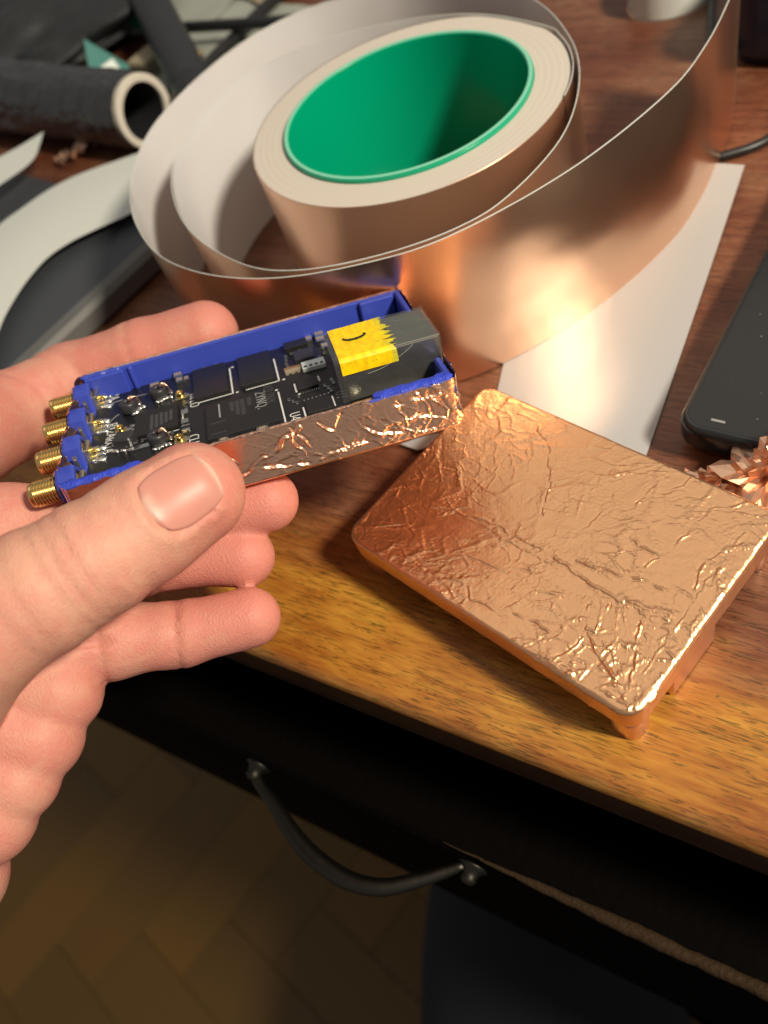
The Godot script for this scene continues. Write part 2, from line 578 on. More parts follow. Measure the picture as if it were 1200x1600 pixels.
func setup_crinkle(sd: int) -> void:
	for c in [cell_a, cell_b]:
		c.noise_type = FastNoiseLite.TYPE_CELLULAR
		c.cellular_return_type = FastNoiseLite.RETURN_DISTANCE2_SUB
		c.cellular_distance_function = FastNoiseLite.DISTANCE_EUCLIDEAN
		c.cellular_jitter = 1.0
		c.domain_warp_enabled = true
		c.domain_warp_amplitude = 3.5
		c.domain_warp_frequency = 0.14
		c.fractal_type = FastNoiseLite.FRACTAL_NONE
	cell_a.seed = sd
	cell_a.frequency = 0.085
	cell_b.seed = sd + 1
	cell_b.frequency = 0.21
	soft.seed = sd + 2
	soft.frequency = 0.09
	soft.fractal_octaves = 4
	mask.seed = sd + 3
	mask.frequency = 0.07
	mask.fractal_octaves = 2

var folds := []   # traced creases: [points, height, width, bounds]

func traced(x: float, z: float) -> float:
	var h := 0.0
	var w := Vector2(x + 1.1 * soft.get_noise_2d(x * 1.6, z * 1.6 + 80.0), z + 1.1 * soft.get_noise_2d(x * 1.6 + 90.0, z * 1.6))
	for f in folds:
		if not f[3].has_point(w): continue
		var p: PackedVector2Array = f[0]
		var d := 99.0
		var side := 0.0
		for i in p.size() - 1:
			var ab := p[i + 1] - p[i]
			var t := clampf((w - p[i]).dot(ab) / ab.length_squared(), 0.0, 1.0)
			var q := w - p[i] - ab * t
			if q.length() < d:
				d = q.length()
				side = signf(ab.cross(q))
		var u: float = d * side / (f[2] * 0.72)
		var vary := clampf(0.62 + 1.1 * mask.get_noise_2d(x * 2.4 + 40.0, z * 2.4), 0.1, 1.2)
		h += f[1] * vary * (0.85 * maxf(0.0, 1.0 - absf(u) * 0.85) - 0.5 * exp(-(u - 1.6) * (u - 1.6) * 1.2))
	return h

# millimetres in, millimetres out
func crinkle(x: float, z: float, rough: float) -> float:
	var m := clampf(0.5 + 1.1 * mask.get_noise_2d(x, z), 0.0, 1.0)
	var m2 := clampf(0.5 + 1.3 * mask.get_noise_2d(x + 300.0, z), 0.0, 1.0)
	var m3 := clampf(0.35 + 1.6 * mask.get_noise_2d(x, z + 300.0), 0.0, 1.0)
	var ra := cell_a.get_noise_2d(x, z) + 1.0
	var rb := cell_b.get_noise_2d(x * 0.9 + z * 0.25, z * 1.3) + 1.0
	var h := 0.32 * m * pow(maxf(0.0, 1.0 - ra / 0.13), 1.2)
	h += 0.24 * m2 * pow(maxf(0.0, 1.0 - rb / 0.13), 1.1)
	h += 0.11 * m * m3 * pow(maxf(0.0, 1.0 - (cell_b.get_noise_2d(x * 2.3, z * 2.0 + 70.0) + 1.0) / 0.2), 1.1)
	h -= 0.10 * m3 * pow(maxf(0.0, 1.0 - (cell_b.get_noise_2d(x * 0.7 + 200.0, z * 0.8) + 1.0) / 0.16), 1.2)
	h += 0.16 * soft.get_noise_2d(x, z) + 0.030 * soft.get_noise_2d(x * 4.0, z * 4.0 + 50.0)
	var d := 0.8 * x + 0.6 * z + 1.2 * soft.get_noise_2d(x * 0.7, z * 0.7)
	h += 0.022 * m3 * m2 * sin(d * 5.0)
	h *= rough
	if folds.size():   # overlap of two strips of foil, then the traced creases
		h += traced(x, z) + 0.11 * smoothstep(-0.25, 0.25, 8.4 + 0.6 * soft.get_noise_1d(x * 1.5) - z)
	return h

# outline of a rounded rectangle inset by d: point k of n, in mm
func outline(a: float, b: float, r: float, d: float, n: int) -> PackedVector2Array:
	var out := PackedVector2Array()
	# arc-length parameter taken from the outer outline so that rings line up
	var sx := a - r
	var sz := b - r
	var arc := PI / 2 * r
	var per := 4.0 * (sx + sz + arc)
	var rr := maxf(r - d, 0.0)
	var ex := maxf(minf(sx, a - d), 0.0)
	var ez := maxf(minf(sz, b - d), 0.0)
	for k in n:
		var s := per * k / n
		var q := int(s / (per / 4.0))
		var u := s - q * per / 4.0
		# each quarter: from +x axis direction: half of z side, corner, half of x side
		var p: Vector2
		var hz := sz if q % 2 == 0 else sx
		var hx := sx if q % 2 == 0 else sz
		var lz := ez if q % 2 == 0 else ex
		var lx := ex if q % 2 == 0 else ez
		if u < hz:
			p = Vector2(lx + rr, lz * u / hz)
		elif u < hz + arc:
			var t := (u - hz) / r
			p = Vector2(lx + rr * cos(t), lz + rr * sin(t))
		else:
			p = Vector2(lx * (1.0 - (u - hz - arc) / hx), lz + rr)
		for i in q: p = Vector2(-p.y, p.x)
		out.append(p)
	return out

# rings: list of [inset, y, bump amount, bump direction(1 = up, 0 = outward)]
func ringed(a: float, b: float, r: float, n: int, rings: Array, rough: Callable, closed := true) -> ArrayMesh:
	var v := PackedVector3Array()
	var idx := PackedInt32Array()
	for ring in rings:
		var o := outline(a, b, r, ring[0], n)
		for k in n:
			var p := o[k]
			var out := (o[(k + 1) % n] - o[(k + n - 1) % n])
			out = Vector2(out.y, -out.x).normalized() if out.length_squared() > 1e-12 else Vector2.ZERO
			var q := Vector3(p.x, ring[1], p.y)
			if ring[2] > 0.0:
				if ring[3] == 1:
					q.y += ring[2] * crinkle(p.x, p.y, rough.call(p.x, p.y, ring[1]))
				else:
					var per := 2.0 * (a + b) * 2.0 * k / n
					var fade := minf(1.0, minf(k, n - k) / 12.0)
					var h: float = fade * ring[2] * crinkle(per + 500.0, ring[1], rough.call(p.x, p.y, ring[1]))
					q += Vector3(out.x, 0, out.y) * h
			v.append(q * 0.001)
	for j in rings.size() - 1:
		for k in n:
			var k2 := (k + 1) % n
			idx.append_array([j * n + k, j * n + k2, (j + 1) * n + k2, j * n + k, (j + 1) * n + k2, (j + 1) * n + k])
	return solid(v, idx, closed)

func lid() -> void:
	# centre of its top and its turn on the table
	var ctr := Vector3(0.0332, 0, -0.1079)
	var yaw := 2.0386 + PI
	var t := thing("copper_box_lid", "box lid covered in crinkled copper foil lying face up on the table", "box lid", ctr)
	t.rotation.y = yaw
	setup_crinkle(40)
	var a := 42.0
	var b := 29.1
	var rings := [[29.1, 16.0, 1.0, 1]]
	for i in 132: rings.append([28.9 - 28.0 * i / 131.0, 16.0, 1.0, 1])
	for i in range(1, 7):
		var th := PI / 2 * i / 6.0
		rings.append([0.9 - 0.9 * sin(th), 16.0 - 0.9 + 0.9 * cos(th), 0.5, 1 if i < 4 else 0])
	for i in range(1, 12): rings.append([0.0, 15.1 - 6.0 * i / 11.0, 0.30, 0])
	rings.append([0.3, 9.0, 0.0, 0])
	rings.append([1.2, 9.0, 0.0, 0])
	rings.append([1.5, 9.5, 0.0, 0])
	rings.append([1.5, 14.0, 0.0, 0])
	for d in [4.0, 12.0, 28.9]: rings.append([d, 14.2, 0.0, 0])
	folds = []
	for q in [[[-27.9, 10.2, -13.4, 6.3, 5.8, 6.6, 15.7, 7.2, 25.7, 7.4, 35.5, 6.0], 0.34, 0.5], [[11.6, 5.0, 25.4, 0.9, 37.1, -1.1], 0.26, 0.4], [[-19.6, -22.9, -13.1, -19.4, -5.8, -9.8, -2.9, -2.7], 0.24, 0.45], [[-20.3, -13.0, -21.2, 1.6], 0.16, 0.4], [[-23.9, 11.1, -19.5, 5.1], 0.2, 0.4], [[19.9, -30.2, 20.4, -25.2, 14.9, -15.6], 0.22, 0.4], [[15.4, -25.5, 14.6, -13.3, 17.9, -7.1, 27.7, -5.4], 0.24, 0.4], [[7.0, 22.7, 16.8, 21.8, 24.5, 16.5, 23.3, 9.9], 0.30, 0.45], [[13.2, 29.8, 18.6, 19.7, 27.8, 14.3], 0.28, 0.45], [[23.9, 17.9, 29.4, 21.3, 34.3, 23.0], 0.42, 0.55], [[28.1, 27.5, 29.0, 16.2], 0.36, 0.5], [[-28.0, 23.7, -20.2, 25.3, -11.4, 25.9, -3.8, 28.0], 0.26, 0.45], [[-18.8, 24.4, -12.0, 17.9, -3.5, 18.7], 0.22, 0.45], [[-15.8, 18.2, -0.8, 15.0, 5.3, 11.0], 0.2, 0.4], [[34.9, -29.6, 28.7, -21.9, 27.4, -11.0, 24.8, -2.5], 0.24, 0.4], [[38.4, -17.9, 34.3, -9.6, 36.5, -3.4], 0.26, 0.4], [[37.4, -20.1, 37.6, 3.9, 37.8, 21.6], 0.20, 0.35], [[31.0, 10.0, 35.0, 17.0, 38.0, 26.0], 0.4, 0.5], [[-36, 22, -30, 18, -22, 20.5], 0.22, 0.4], [[-38, 6, -30, 0, -26, -8], 0.14, 0.5], [[-8, 22, -2, 25.5, 6, 24.5], 0.25, 0.4], [[20, 12, 24, 20, 22, 27], 0.3, 0.45], [[4, -20, 10, -12, 8, -4], 0.15, 0.4]]:
		var pl := PackedVector2Array()
		for i in range(0, q[0].size(), 2): pl.append(Vector2(q[0][i], q[0][i + 1]))
		folds.append([pl, q[1], q[2], Rect2(pl[0], Vector2.ZERO)])
		for p in pl: folds[-1][3] = folds[-1][3].expand(p)
		folds[-1][3] = folds[-1][3].grow(2.5)
	put("foil_top", ringed(a, b, 4.5, 1100, rings, lid_rough), M.copper_foil, t)
	folds = []
	for q in [[-1, -1], [1, -1], [1, 1], [-1, 1]]:
		put("corner_post", ringed(3.7, 3.7, 2.7, 120, [[4.3, 10.0, 0.0, 0], [0.0, 10.0, 0.1, 0], [0.05, 7.0, 0.3, 0], [0.1, 3.5, 0.3, 0], [0.3, 0.5, 0.3, 0], [0.9, 0.1, 0.0, 0], [4.3, 0.1, 0.0, 0]], func(x: float, z: float, y: float): return 1.0), M.copper_wrap, t, at(q[0] * (a - 4.3), 0, q[1] * (b - 4.3)))
	for q in [-1, 1]:
		put("side_tab", box(0.003, 0.0092, 0.017, 0.0005), M.copper_wrap, t, at(q * (a - 1.9), 4.9, 6.0 * q))

func lid_rough(x: float, z: float, y: float) -> float:
	# rougher towards the corner that points at the table's edge, smoother towards the far corner
	var e := maxf(absf(x) / 42.0, absf(z) / 29.0)
	var k := 0.56 + 0.30 * pow(e, 4.0)
	var cx := LID_CORNER.x
	var cz := LID_CORNER.y
	k += 0.8 * exp(-(Vector2(x - cx, z - cz).length_squared()) / 260.0)
	return k
var LID_CORNER := Vector2(39.0, 26.0)

func tablet() -> void:
	var t := thing("black_tablet", "black glass tablet with a rounded corner lying at the right table side", "tablet")
	# near-left corner on the table and its two edges
	var c := Vector3(0.0746, 0, -0.1214)
	var left := (Vector3(0.1306, 0, -0.1640) - Vector3(0.0788, 0, -0.1245)).normalized()
	var front := Vector3(-left.z, 0, left.x)
	var a := 80.0
	var b := 60.0
	var ctr := c + left * 0.080 + front * 0.060
	var xf := Transform3D(Basis(left, Vector3.UP, front.normalized()), ctr + Vector3(0, 0.003, 0))
	var rings := [[58.0, 8.6, 0, 0], [1.4, 8.6, 0, 0], [1.0, 8.5, 0, 0], [0.6, 8.2, 0, 0], [0.1, 7.4, 0, 0], [0.0, 6.4, 0, 0], [0.0, 2.6, 0, 0], [0.4, 1.2, 0, 0], [1.4, 0.4, 0, 0], [3.0, 0.2, 0, 0], [58.0, 0.2, 0, 0]]
	put("body", ringed(a, b, 6.0, 240, rings, func(x: float, z: float, y: float): return 0.0), M.tablet, t, xf)
	put("screen_glass", ringed(a - 1.6, b - 1.6, 5.0, 240, [[57.0, 8.75, 0, 0], [0.3, 8.75, 0, 0], [0.0, 8.66, 0, 0]], func(x: float, z: float, y: float): return 0.0, false), M.black_gloss, t, xf)
	put("speaker_slot", mbox(3.4, 0.2, 0.7, 0.08), M.silk_dim, t, xf * at(-a + 4.2, 8.82, -b + 9.5, PI / 2))
	var speck := blob(0.16, 0.06, 0.12, 3)
	for k in 26:
		put("dust_speck", speck, M.silk_dim, t, xf * at(rng.randf_range(-a + 6, 10), 8.8, rng.randf_range(-b + 2, -b + 34), rng.randf() * 6.0).scaled_local(Vector3.ONE * rng.randf_range(0.5, 1.5)))
	for q in [[-1, -1], [1, -1], [1, 1], [-1, 1]]:
		put("rubber_foot", lathe([[0.0, 0.0], [0.004, 0.0], [0.0042, 0.0004], [0.0042, 0.0034], [0.0, 0.0034]], 16), M.cable, t, xf * at(q[0] * (a - 14), -3.0, q[1] * (b - 14)))

func foil_scrap() -> void:
	var n := FastNoiseLite.new()
	n.frequency = 0.11
	n.fractal_octaves = 2
	n.seed = 9
	var r := FastNoiseLite.new()
	r.noise_type = FastNoiseLite.TYPE_CELLULAR
	r.cellular_return_type = FastNoiseLite.RETURN_DISTANCE2_SUB
	r.frequency = 0.10
	var make := func(sz: Vector3, off: float):
		return flat_copy(grid(30, 17, func(i: int, j: int):
			var th := PI * (j + (0.35 * n.get_noise_2d(i * 40.0 + off, j * 40.0) if j > 0 and j < 16 else 0.0)) / 16.0
			var ph := TAU * i / 30.0 + 0.10 * n.get_noise_2d(j * 50.0, off + i * 50.0)
			var d := Vector3(sin(th) * cos(ph), cos(th), sin(th) * sin(ph))
			var q := d * 11.0 + Vector3(off, 0, 0)
			var k := 0.85 + 0.50 * n.get_noise_3dv(q) + 0.30 * n.get_noise_3dv(q * 4.0) + 0.25 * (r.get_noise_3dv(q * 1.6) + 0.6)
			return d * sz * k * 0.001, true, true)).commit()
	var o := put("crumpled_foil", make.call(Vector3(15.0, 11.0, 12.0), 0.0), M.copper_wrap, null, Transform3D(Basis(Vector3.UP, 0.6), Vector3(0.0845, 0.0090, -0.0975)))
	tag(o, "crumpled copper foil ball lying between the copper lid and the black tablet", "foil")
	o = put("crumpled_foil", make.call(Vector3(9.5, 3.4, 4.2), 40.0), M.copper_wrap, null, Transform3D(Basis(Vector3.UP, -0.75), Vector3(0.0775, 0.0028, -0.1060)))
	tag(o, "thin twisted copper foil strip in the shade under the black tablet's edge", "foil")
	o = put("crumpled_foil", make.call(Vector3(13.0, 8.0, 9.0), 90.0), M.copper_wrap, null, Transform3D(Basis(Vector3.UP, 0.2), Vector3(0.0905, 0.0065, -0.0890)))
	tag(o, "crumpled copper foil wad touching the lid's far right corner", "foil")

# ---------------------------------------------------------------- the held box
const DEV_O := Vector3(-0.01465772, 0.05370769, -0.15807362)
const DY := -6.4   # top of the circuit board, mm below the rim

func flat(called: String, x0: float, x1: float, z0: float, z1: float, h: float, m: Material, parent: Node, y := DY, b := 0.08) -> MeshInstance3D:
	return put(called, mbox(x1 - x0, h, z1 - z0, b), m, parent, at((x0 + x1) / 2, y + h / 2, (z0 + z1) / 2))

func words(s: String, x: float, z: float, h: float, parent: Node, m: Material, y := DY + 0.04, along_x := false) -> void:
	# reads towards +z with its letters' tops towards +x
	var bs := Basis(Vector3(0, 0, 1), Vector3(1, 0, 0), Vector3(0, 1, 0))
	put("printed_text", text_mesh(s, h * 0.001, true), m, parent, Transform3D(bs, Vector3(x, y, z) * 0.001))

func chip_part(x: float, z: float, lx: float, lz: float, h: float, parent: Node, body: Material, ends := true) -> void:
	# small two-ended component; the longer side carries metal ends
	var o := put("component", mbox(lx, h, lz, 0.08), body, parent, at(x, DY + h / 2, z))
	if ends:
		for s in [-1, 1]:
			if lx > lz: put("metal_end", mbox(lx * 0.24, h + 0.1, lz + 0.1, 0.1), M.solder, o, at(s * lx * 0.42, 0, 0))
			else: put("metal_end", mbox(lx + 0.1, h + 0.1, lz * 0.24, 0.1), M.solder, o, at(0, 0, s * lz * 0.42))

func blob(rx: float, ry: float, rz: float, sd: int) -> ArrayMesh:
	var n := FastNoiseLite.new()
	n.seed = sd
	n.frequency = 0.6
	return grid(20, 11, func(i: int, j: int):
		var th := PI * j / 10.0
		var ph := TAU * i / 20.0
		var d := Vector3(sin(th) * cos(ph), cos(th), sin(th) * sin(ph))
		return d * Vector3(rx, ry, rz) * (0.9 + 0.3 * n.get_noise_3dv(d * 2.0)) * 0.001, true, true)

func device() -> void:
	var t := thing("radio_board_box", "hand-held open blue plastic box wrapped in copper foil with a circuit board inside", "electronics box")
	t.transform = Transform3D(Basis(Vector3(0.98427733, -0.1506049, 0.09228385).normalized(), Vector3(0.16873799, 0.95618284, -0.23925274).normalized(), Vector3(-0.0522076, 0.25106284, 0.96656185).normalized()), DEV_O)
	t.transform.basis = t.transform.basis.orthonormalized()
	setup_crinkle(77)
	var A := 43.65
	var Bh := 28.05
	# --- blue tray: floor and far, near and end walls as one shell, lower at the ends
	var tray := put("blue_tray", mbox(85.6, 1.4, 54.4, 0.3), M.blue, t, at(0, -11.4, 0))
	put("far_wall", mbox(86.2, 10.9, 1.4, 0.35), M.blue, tray, at(0, 11.4 - 5.35, -26.9))
	put("near_wall", mbox(86.2, 10.5, 1.2, 0.3), M.blue, tray, at(0, 11.4 - 5.65, 27.0))
	put("corner_block", mbox(10.6, 10.75, 1.7, 0.4), M.blue, tray, at(-37.6, 11.4 - 5.6, -25.5))
	put("corner_block", mbox(9.5, 10.9, 1.8, 0.4), M.blue, tray, at(36.6, 11.4 - 5.3, -25.4))
	put("wall_rib", lathe([[0.0, -0.0052], [0.0008, -0.0052], [0.0008, 0.0049], [0.0005, 0.0053], [0.0, 0.0053]], 14), M.blue, tray, at(-30.6, 11.4 - 5.6, -26.0))
	put("end_wall", mbox(1.5, 11.2, 21.0, 0.4), M.blue, tray, at(42.4, 11.4 - 5.3, -15.8))
	put("end_wall", mbox(1.6, 10.2, 11.0, 0.4), M.blue, tray, at(42.3, 11.4 - 5.7, 21.0))
	put("end_wall", mbox(2.6, 5.4, 53.0, 0.4), M.blue, tray, at(-42.6, 11.4 - 8.6, 0))
	# rough lips where the plastic was cut
	var lump := FastNoiseLite.new()
	lump.frequency = 0.35
	lump.fractal_octaves = 3
	var lip := func(x0: float, x1: float, z: float, w: float, y: float, sd: float):
		return grid(60, 14, func(i: int, j: int):
			var a := TAU * j / 13.0
			var x := lerpf(x0, x1, i / 59.0)
			var e := minf(1.0, minf(i, 59 - i) / 5.0)
			var k := (0.8 + 0.5 * lump.get_noise_2d(x * 0.7 + sd, cos(a) * 2.0 + sin(a))) * sqrt(e)
			return Vector3(x, y + sin(a) * 0.75 * k, z + cos(a) * w * k) * 0.001, false, true)
	put("rough_lip", lip.call(25.0, 43.2, 25.9, 1.7, -0.35, 3.0), M.blue_rough, tray, at(0, 11.4, 0))
	put("rough_lip", lip.call(-43.8, -25.0, 26.2, 1.4, -0.6, 40.0), M.blue_rough, tray, at(0, 11.4, 0))
	put("rough_lip", lip.call(-43.8, -33.0, -26.3, 0.9, -0.2, 80.0), M.blue, tray, at(0, 11.4, 0))
	# --- copper wrap round the outside: rim, outer walls, bottom
	var wr := func(x: float, z: float, y: float):
		var k := 0.25 + 0.9 * smoothstep(10.0, 40.0, x) + 0.35 * smoothstep(-20.0, 15.0, x)
		return k * (1.0 if y > -12.0 else 0.4)
	# bright creases raised on the near wall
	folds = []
	for q in [[[6, -1, 5.5, -4.6, 7.5, -8.2], 0.24], [[-14, -11.2, -4, -8.4, 3.4, -4.2, 8.5, -1.4], 0.20], [[-4, -8.4, 3, -9.6, 8, -11.0], 0.2], [[10, -10.6, 16, -9.6, 22, -10.2], 0.34], [[12, -1.6, 15.5, -5.0, 17, -9.2], 0.2], [[17, -1.2, 15.2, -4.4], 0.18], [[19, -1.8, 22.2, -6.6, 20.6, -9.6], 0.16], [[22.2, -6.6, 27, -9.4], 0.16], [[29.5, -2.4, 31.2, -6.4, 30.0, -10.8], 0.26], [[34.4, -2.2, 36.2, -7.2, 34.2, -11.4], 0.3], [[29.0, -3.0, 35.0, -3.6, 39.5, -2.6], 0.26], [[31.2, -6.4, 37.5, -7.6, 41.0, -10.5], 0.28], [[38.0, -4.0, 40.4, -7.0, 38.6, -10.6], 0.26], [[-12, -3.4, -8.8, -2.4, -7.4, -5.6], 0.14], [[7, -3.4, 9.4, -6.8], 0.15], [[26, -8.6, 31, -10.9, 36, -11.6], 0.24]]:
		var pl := PackedVector2Array()
		for i in range(0, q[0].size(), 2): pl.append(Vector2(q[0][i], q[0][i + 1]))
		folds.append([pl, q[1] * 2.1, 0.42, Rect2(pl[0], Vector2.ZERO)])
		for p in pl: folds[-1][3] = folds[-1][3].expand(p)
		folds[-1][3] = folds[-1][3].grow(2.5)
	var near_folds := folds
	folds = []
	var N := 1100
	var v := PackedVector3Array()
	var idx := PackedInt32Array()
	var rows := 64
	var o := outline(A, Bh, 2.6, 0.0, N)
	for j in rows:
		var y := -12.4 + 12.6 * j / (rows - 1)
		for k in N:
			var p := o[k]
			var dirv := (o[(k + 1) % N] - o[(k + N - 1) % N])
			var out := Vector2(dirv.y, -dirv.x).normalized()
			var per := 2.0 * (A + Bh) * 2.0 * k / N
			var h := crinkle(per + 700.0, y * 1.0, wr.call(p.x, p.y, y)) * 1.25
			if p.y > 27.9:
				folds = near_folds
				h = h * 0.75 + traced(p.x, y)
				folds = []
			var top := 0.15 + 0.22 * lump.get_noise_1d(per * 1.2)
			if p.x < -42.0 and absf(p.y) < 26.5:   # left end: torn low round the sockets
				top = -6.2 + 1.4 * lump.get_noise_1d(per * 2.0 + 90.0)
			if p.x > 42.6 and p.y > -4.0 and p.y < 15.0: top = -6.6 + 0.4 * lump.get_noise_1d(per * 2.0)
			if p.y > 27.0 and p.x > 24.0: top -= 0.5 + 0.5 * lump.get_noise_1d(per * 0.9 + 40.0)
			if p.y > 27.0 and p.x < -25.0: top -= 0.7 + 0.8 * lump.get_noise_1d(per * 0.9 + 40.0)
			var yy := minf(y, top)
			var round_in := 0.9 * pow(maxf(0.0, (-11.4 - y) / 1.0), 2.0)
			var q := p + out * (h - round_in + 0.12)
			v.append(Vector3(q.x, yy, q.y) * 0.001)
	for j in rows - 1:
		for k in N:
			var k2 := (k + 1) % N
			idx.append_array([j * N + k, j * N + k2, (j + 1) * N + k2, j * N + k, (j + 1) * N + k2, (j + 1) * N + k])
	var c0 := v.size()
	v.append(Vector3(0, -12.45, 0) * 0.001)
	for k in N: idx.append_array([c0, (k + 1) % N, k])
	var wrap := put("copper_wrap", solid(v, idx, true), M.copper_wrap, t)
	# foil folded over the rim, ragged
	for s in [[-1.0, -42.0, 42.5, 3.0], [1.0, -24.5, 24.5, 8.0]]:
		var zz: float = s[0]
		put("folded_rim", grid(220, 7, func(i: int, j: int):
			var x := lerpf(s[1], s[2], i / 219.0)
			var rag: float = 0.55 + 0.5 * lump.get_noise_2d(x * 1.8, s[3])
			var u := j / 6.0
			var z := 28.2 - u * (0.75 + rag * 0.6)
			var y := 0.22 + 0.16 * sin(u * PI) + 0.12 * lump.get_noise_2d(x * 3.0, u * 2.0 + s[3]) - 0.12 * u
			return Vector3(x, y, z * zz) * 0.001), M.copper_wrap, wrap)
	board(t)
	sockets(t)
	network_port(t)

func board(t: Node3D) -> void:
	var pcb := flat("circuit_board", -42.0, 43.0, -26.0, 26.0, 1.6, M.pcb, t, DY - 1.6, 0.1)
	pcb.transform = at(0.5, DY - 0.8, 0)
	# parts of the board are placed in the box's own millimetres
	var inv := pcb.transform.affine_inverse()
	var holder := pcb
	var bd := func(called, x0, x1, z0, z1, h, m):
		var o := flat(called, x0, x1, z0, z1, h, m, holder)
		o.transform = inv * o.transform
		return o
	# big chips
	bd.call("memory_chip", -15.4, -6.6, -24.5, -7.4, 1.0, M.chip)
	bd.call("memory_chip", -3.4, 5.4, -24.5, -7.2, 1.0, M.chip)
	bd.call("processor_chip", -12.6, 4.6, -1.0, 15.6, 1.3, M.chip)
	bd.call("radio_chip", -30.2, -19.6, -8.6, 3.4, 0.9, M.chip)
	bd.call("small_chip", 10.2, 15.2, -2.8, 2.4, 0.8, M.chip)
	bd.call("small_chip", 10.8, 16.8, 9.2, 15.4, 0.8, M.chip)
	bd.call("power_chip", 9.6, 15.6, -24.6, -20.6, 1.6, M.chip)
	bd.call("inductor", 11.4, 16.4, -18.4, -12.8, 1.3, M.ferrite)
	# white corner lines
	for l in [[-5.9, -5.5, -21.8, -6.6], [-14.4, -5.5, -7.0, -6.6], [6.0, 6.4, -20.0, -6.4], [-2.4, 6.4, -6.8, -6.4], [5.1, 5.5, -0.8, 16.8], [1.2, 5.1, 16.4, 16.8], [-5.0, -1.4, 16.2, 16.6], [-12.0, -6.4, 16.2, 16.6], [-18.8, -18.5, -5.4, 4.4], [-22.5, -19.4, 4.1, 4.4], [-28.0, -24.0, 4.1, 4.4], [9.4, 9.9, -2.6, 2.0], [15.5, 16.0, -3.4, -0.4], [9.9, 10.3, 10.4, 15.8], [17.2, 17.5, 8.8, 14.0]]:
		bd.call("printed_line", l[0], l[1], l[2], l[3], 0.05, M.silk)
	for d in [[-4.6, -6.7], [7.4, -6.6], [5.0, -2.0], [10.2, 3.4], [-4.9, -22.0]]:
		bd.call("printed_dot", d[0] - 0.35, d[0] + 0.35, d[1] - 0.3, d[1] + 0.3, 0.05, M.silk)
	# markings on the processor and the radio chip
	var top := DY + 1.3 + 0.02
	var pt := func(s, x, z, h, m, y):
		var bs := Basis(Vector3(0, 0, 1), Vector3(1, 0, 0), Vector3(0, 1, 0))
		put("printed_text", text_mesh(s, h * 0.001, false), m, holder, inv * Transform3D(bs, Vector3(x, y, z) * 0.001))
	pt.call("XILINX", 3.0, 1.6, 0.9, M.chip_mark, top)
	pt.call("ZYNQ.", 0.9, 3.6, 2.3, M.silk_dim, top)
	for l in [[-1.9, 0.4, 4.2], [-3.6, 0.4, 8.2], [-4.9, 0.4, 7.2], [-6.2, 0.4, 5.0]]:
		for k in int(l[2] / 0.8):
			var o := flat("worn_marking", l[0] - 0.5, l[0] + 0.5, l[1] + k * 0.8, l[1] + k * 0.8 + 0.5, 0.02, M.chip_mark, holder, DY + 1.3)
			o.transform = inv * o.transform
	var bar := flat("worn_marking", -9.5, -9.1, -0.4, 6.4, 0.02, M.silk_dim, holder, DY + 1.3)
	bar.transform = inv * bar.transform
	var frame := flat("worn_marking", -11.8, -8.0, 8.4, 8.7, 0.02, M.chip_mark, holder, DY + 1.3)
	frame.transform = inv * frame.transform
	frame = flat("worn_marking", -11.8, -8.0, 13.6, 13.9, 0.02, M.chip_mark, holder, DY + 1.3)
	frame.transform = inv * frame.transform
	for k in 5:
		var o := flat("worn_marking", -26.5 + k * 1.2, -25.7 + k * 1.2, -5.5 + 0.4 * (k % 2), 2.2 - 0.6 * k, 0.02, M.chip_mark, holder, DY + 0.9)
		o.transform = inv * o.transform
	pt.call("TX2A", -36.8, -25.6, 1.1, M.silk, DY + 0.05)
	pt.call("RX2A", -36.5, -5.0, 1.1, M.silk, DY + 0.05)
	pt.call("RX1A", -36.7, 2.4, 1.1, M.silk, DY + 0.05)
	pt.call("TX LO", -15.6, -9.2, 1.0, M.silk, DY + 0.05)
	pt.call("RX LO", -30.9, -1.0, 1.0, M.silk_dim, DY + 0.05)
	pt.call("CLK", -16.2, 11.4, 1.1, M.silk, DY + 0.05)
	pt.call("U4", 7.7, 13.6, 1.1, M.silk, DY + 0.05)
	pt.call("U7", 19.4, 9.6, 1.0, M.silk_dim, DY + 0.05)
	# small components
	var cp := func(x, z, lx, lz, h, m, ends):
		var o := put("component", mbox(lx, h, lz, 0.08), m, holder, inv * at(x, DY + h / 2, z))
		if ends:
			var em := mbox(lx * 0.26, h + 0.1, lz + 0.1, 0.1) if lx > lz else mbox(lx + 0.1, h + 0.1, lz * 0.26, 0.1)
			for s in [-1, 1]:
				put("metal_end", em, M.solder, o, at(s * lx * 0.4, 0, 0) if lx > lz else at(0, 0, s * lz * 0.4))
	for c in [[-25.7, -22.4, 2.4, 3.2, 1.0], [-19.4, -24.4, 2.0, 2.6, 1.3], [-19.0, -21.2, 1.6, 2.6, 1.2], [-17.2, -21.6, 1.1, 2.0, 0.9], [16.6, -24.6, 1.6, 3.0, 1.2], [19.6, -25.4, 2.4, 2.6, 1.4], [19.4, -21.6, 2.2, 3.2, 1.6], [19.9, -17.4, 1.7, 2.6, 1.3], [-9.2, 15.6, 2.2, 1.3, 0.9], [-0.1, 16.0, 2.6, 1.4, 1.0]]:
		cp.call(c[0], c[1], c[2], c[3], c[4], M.ceramic, true)
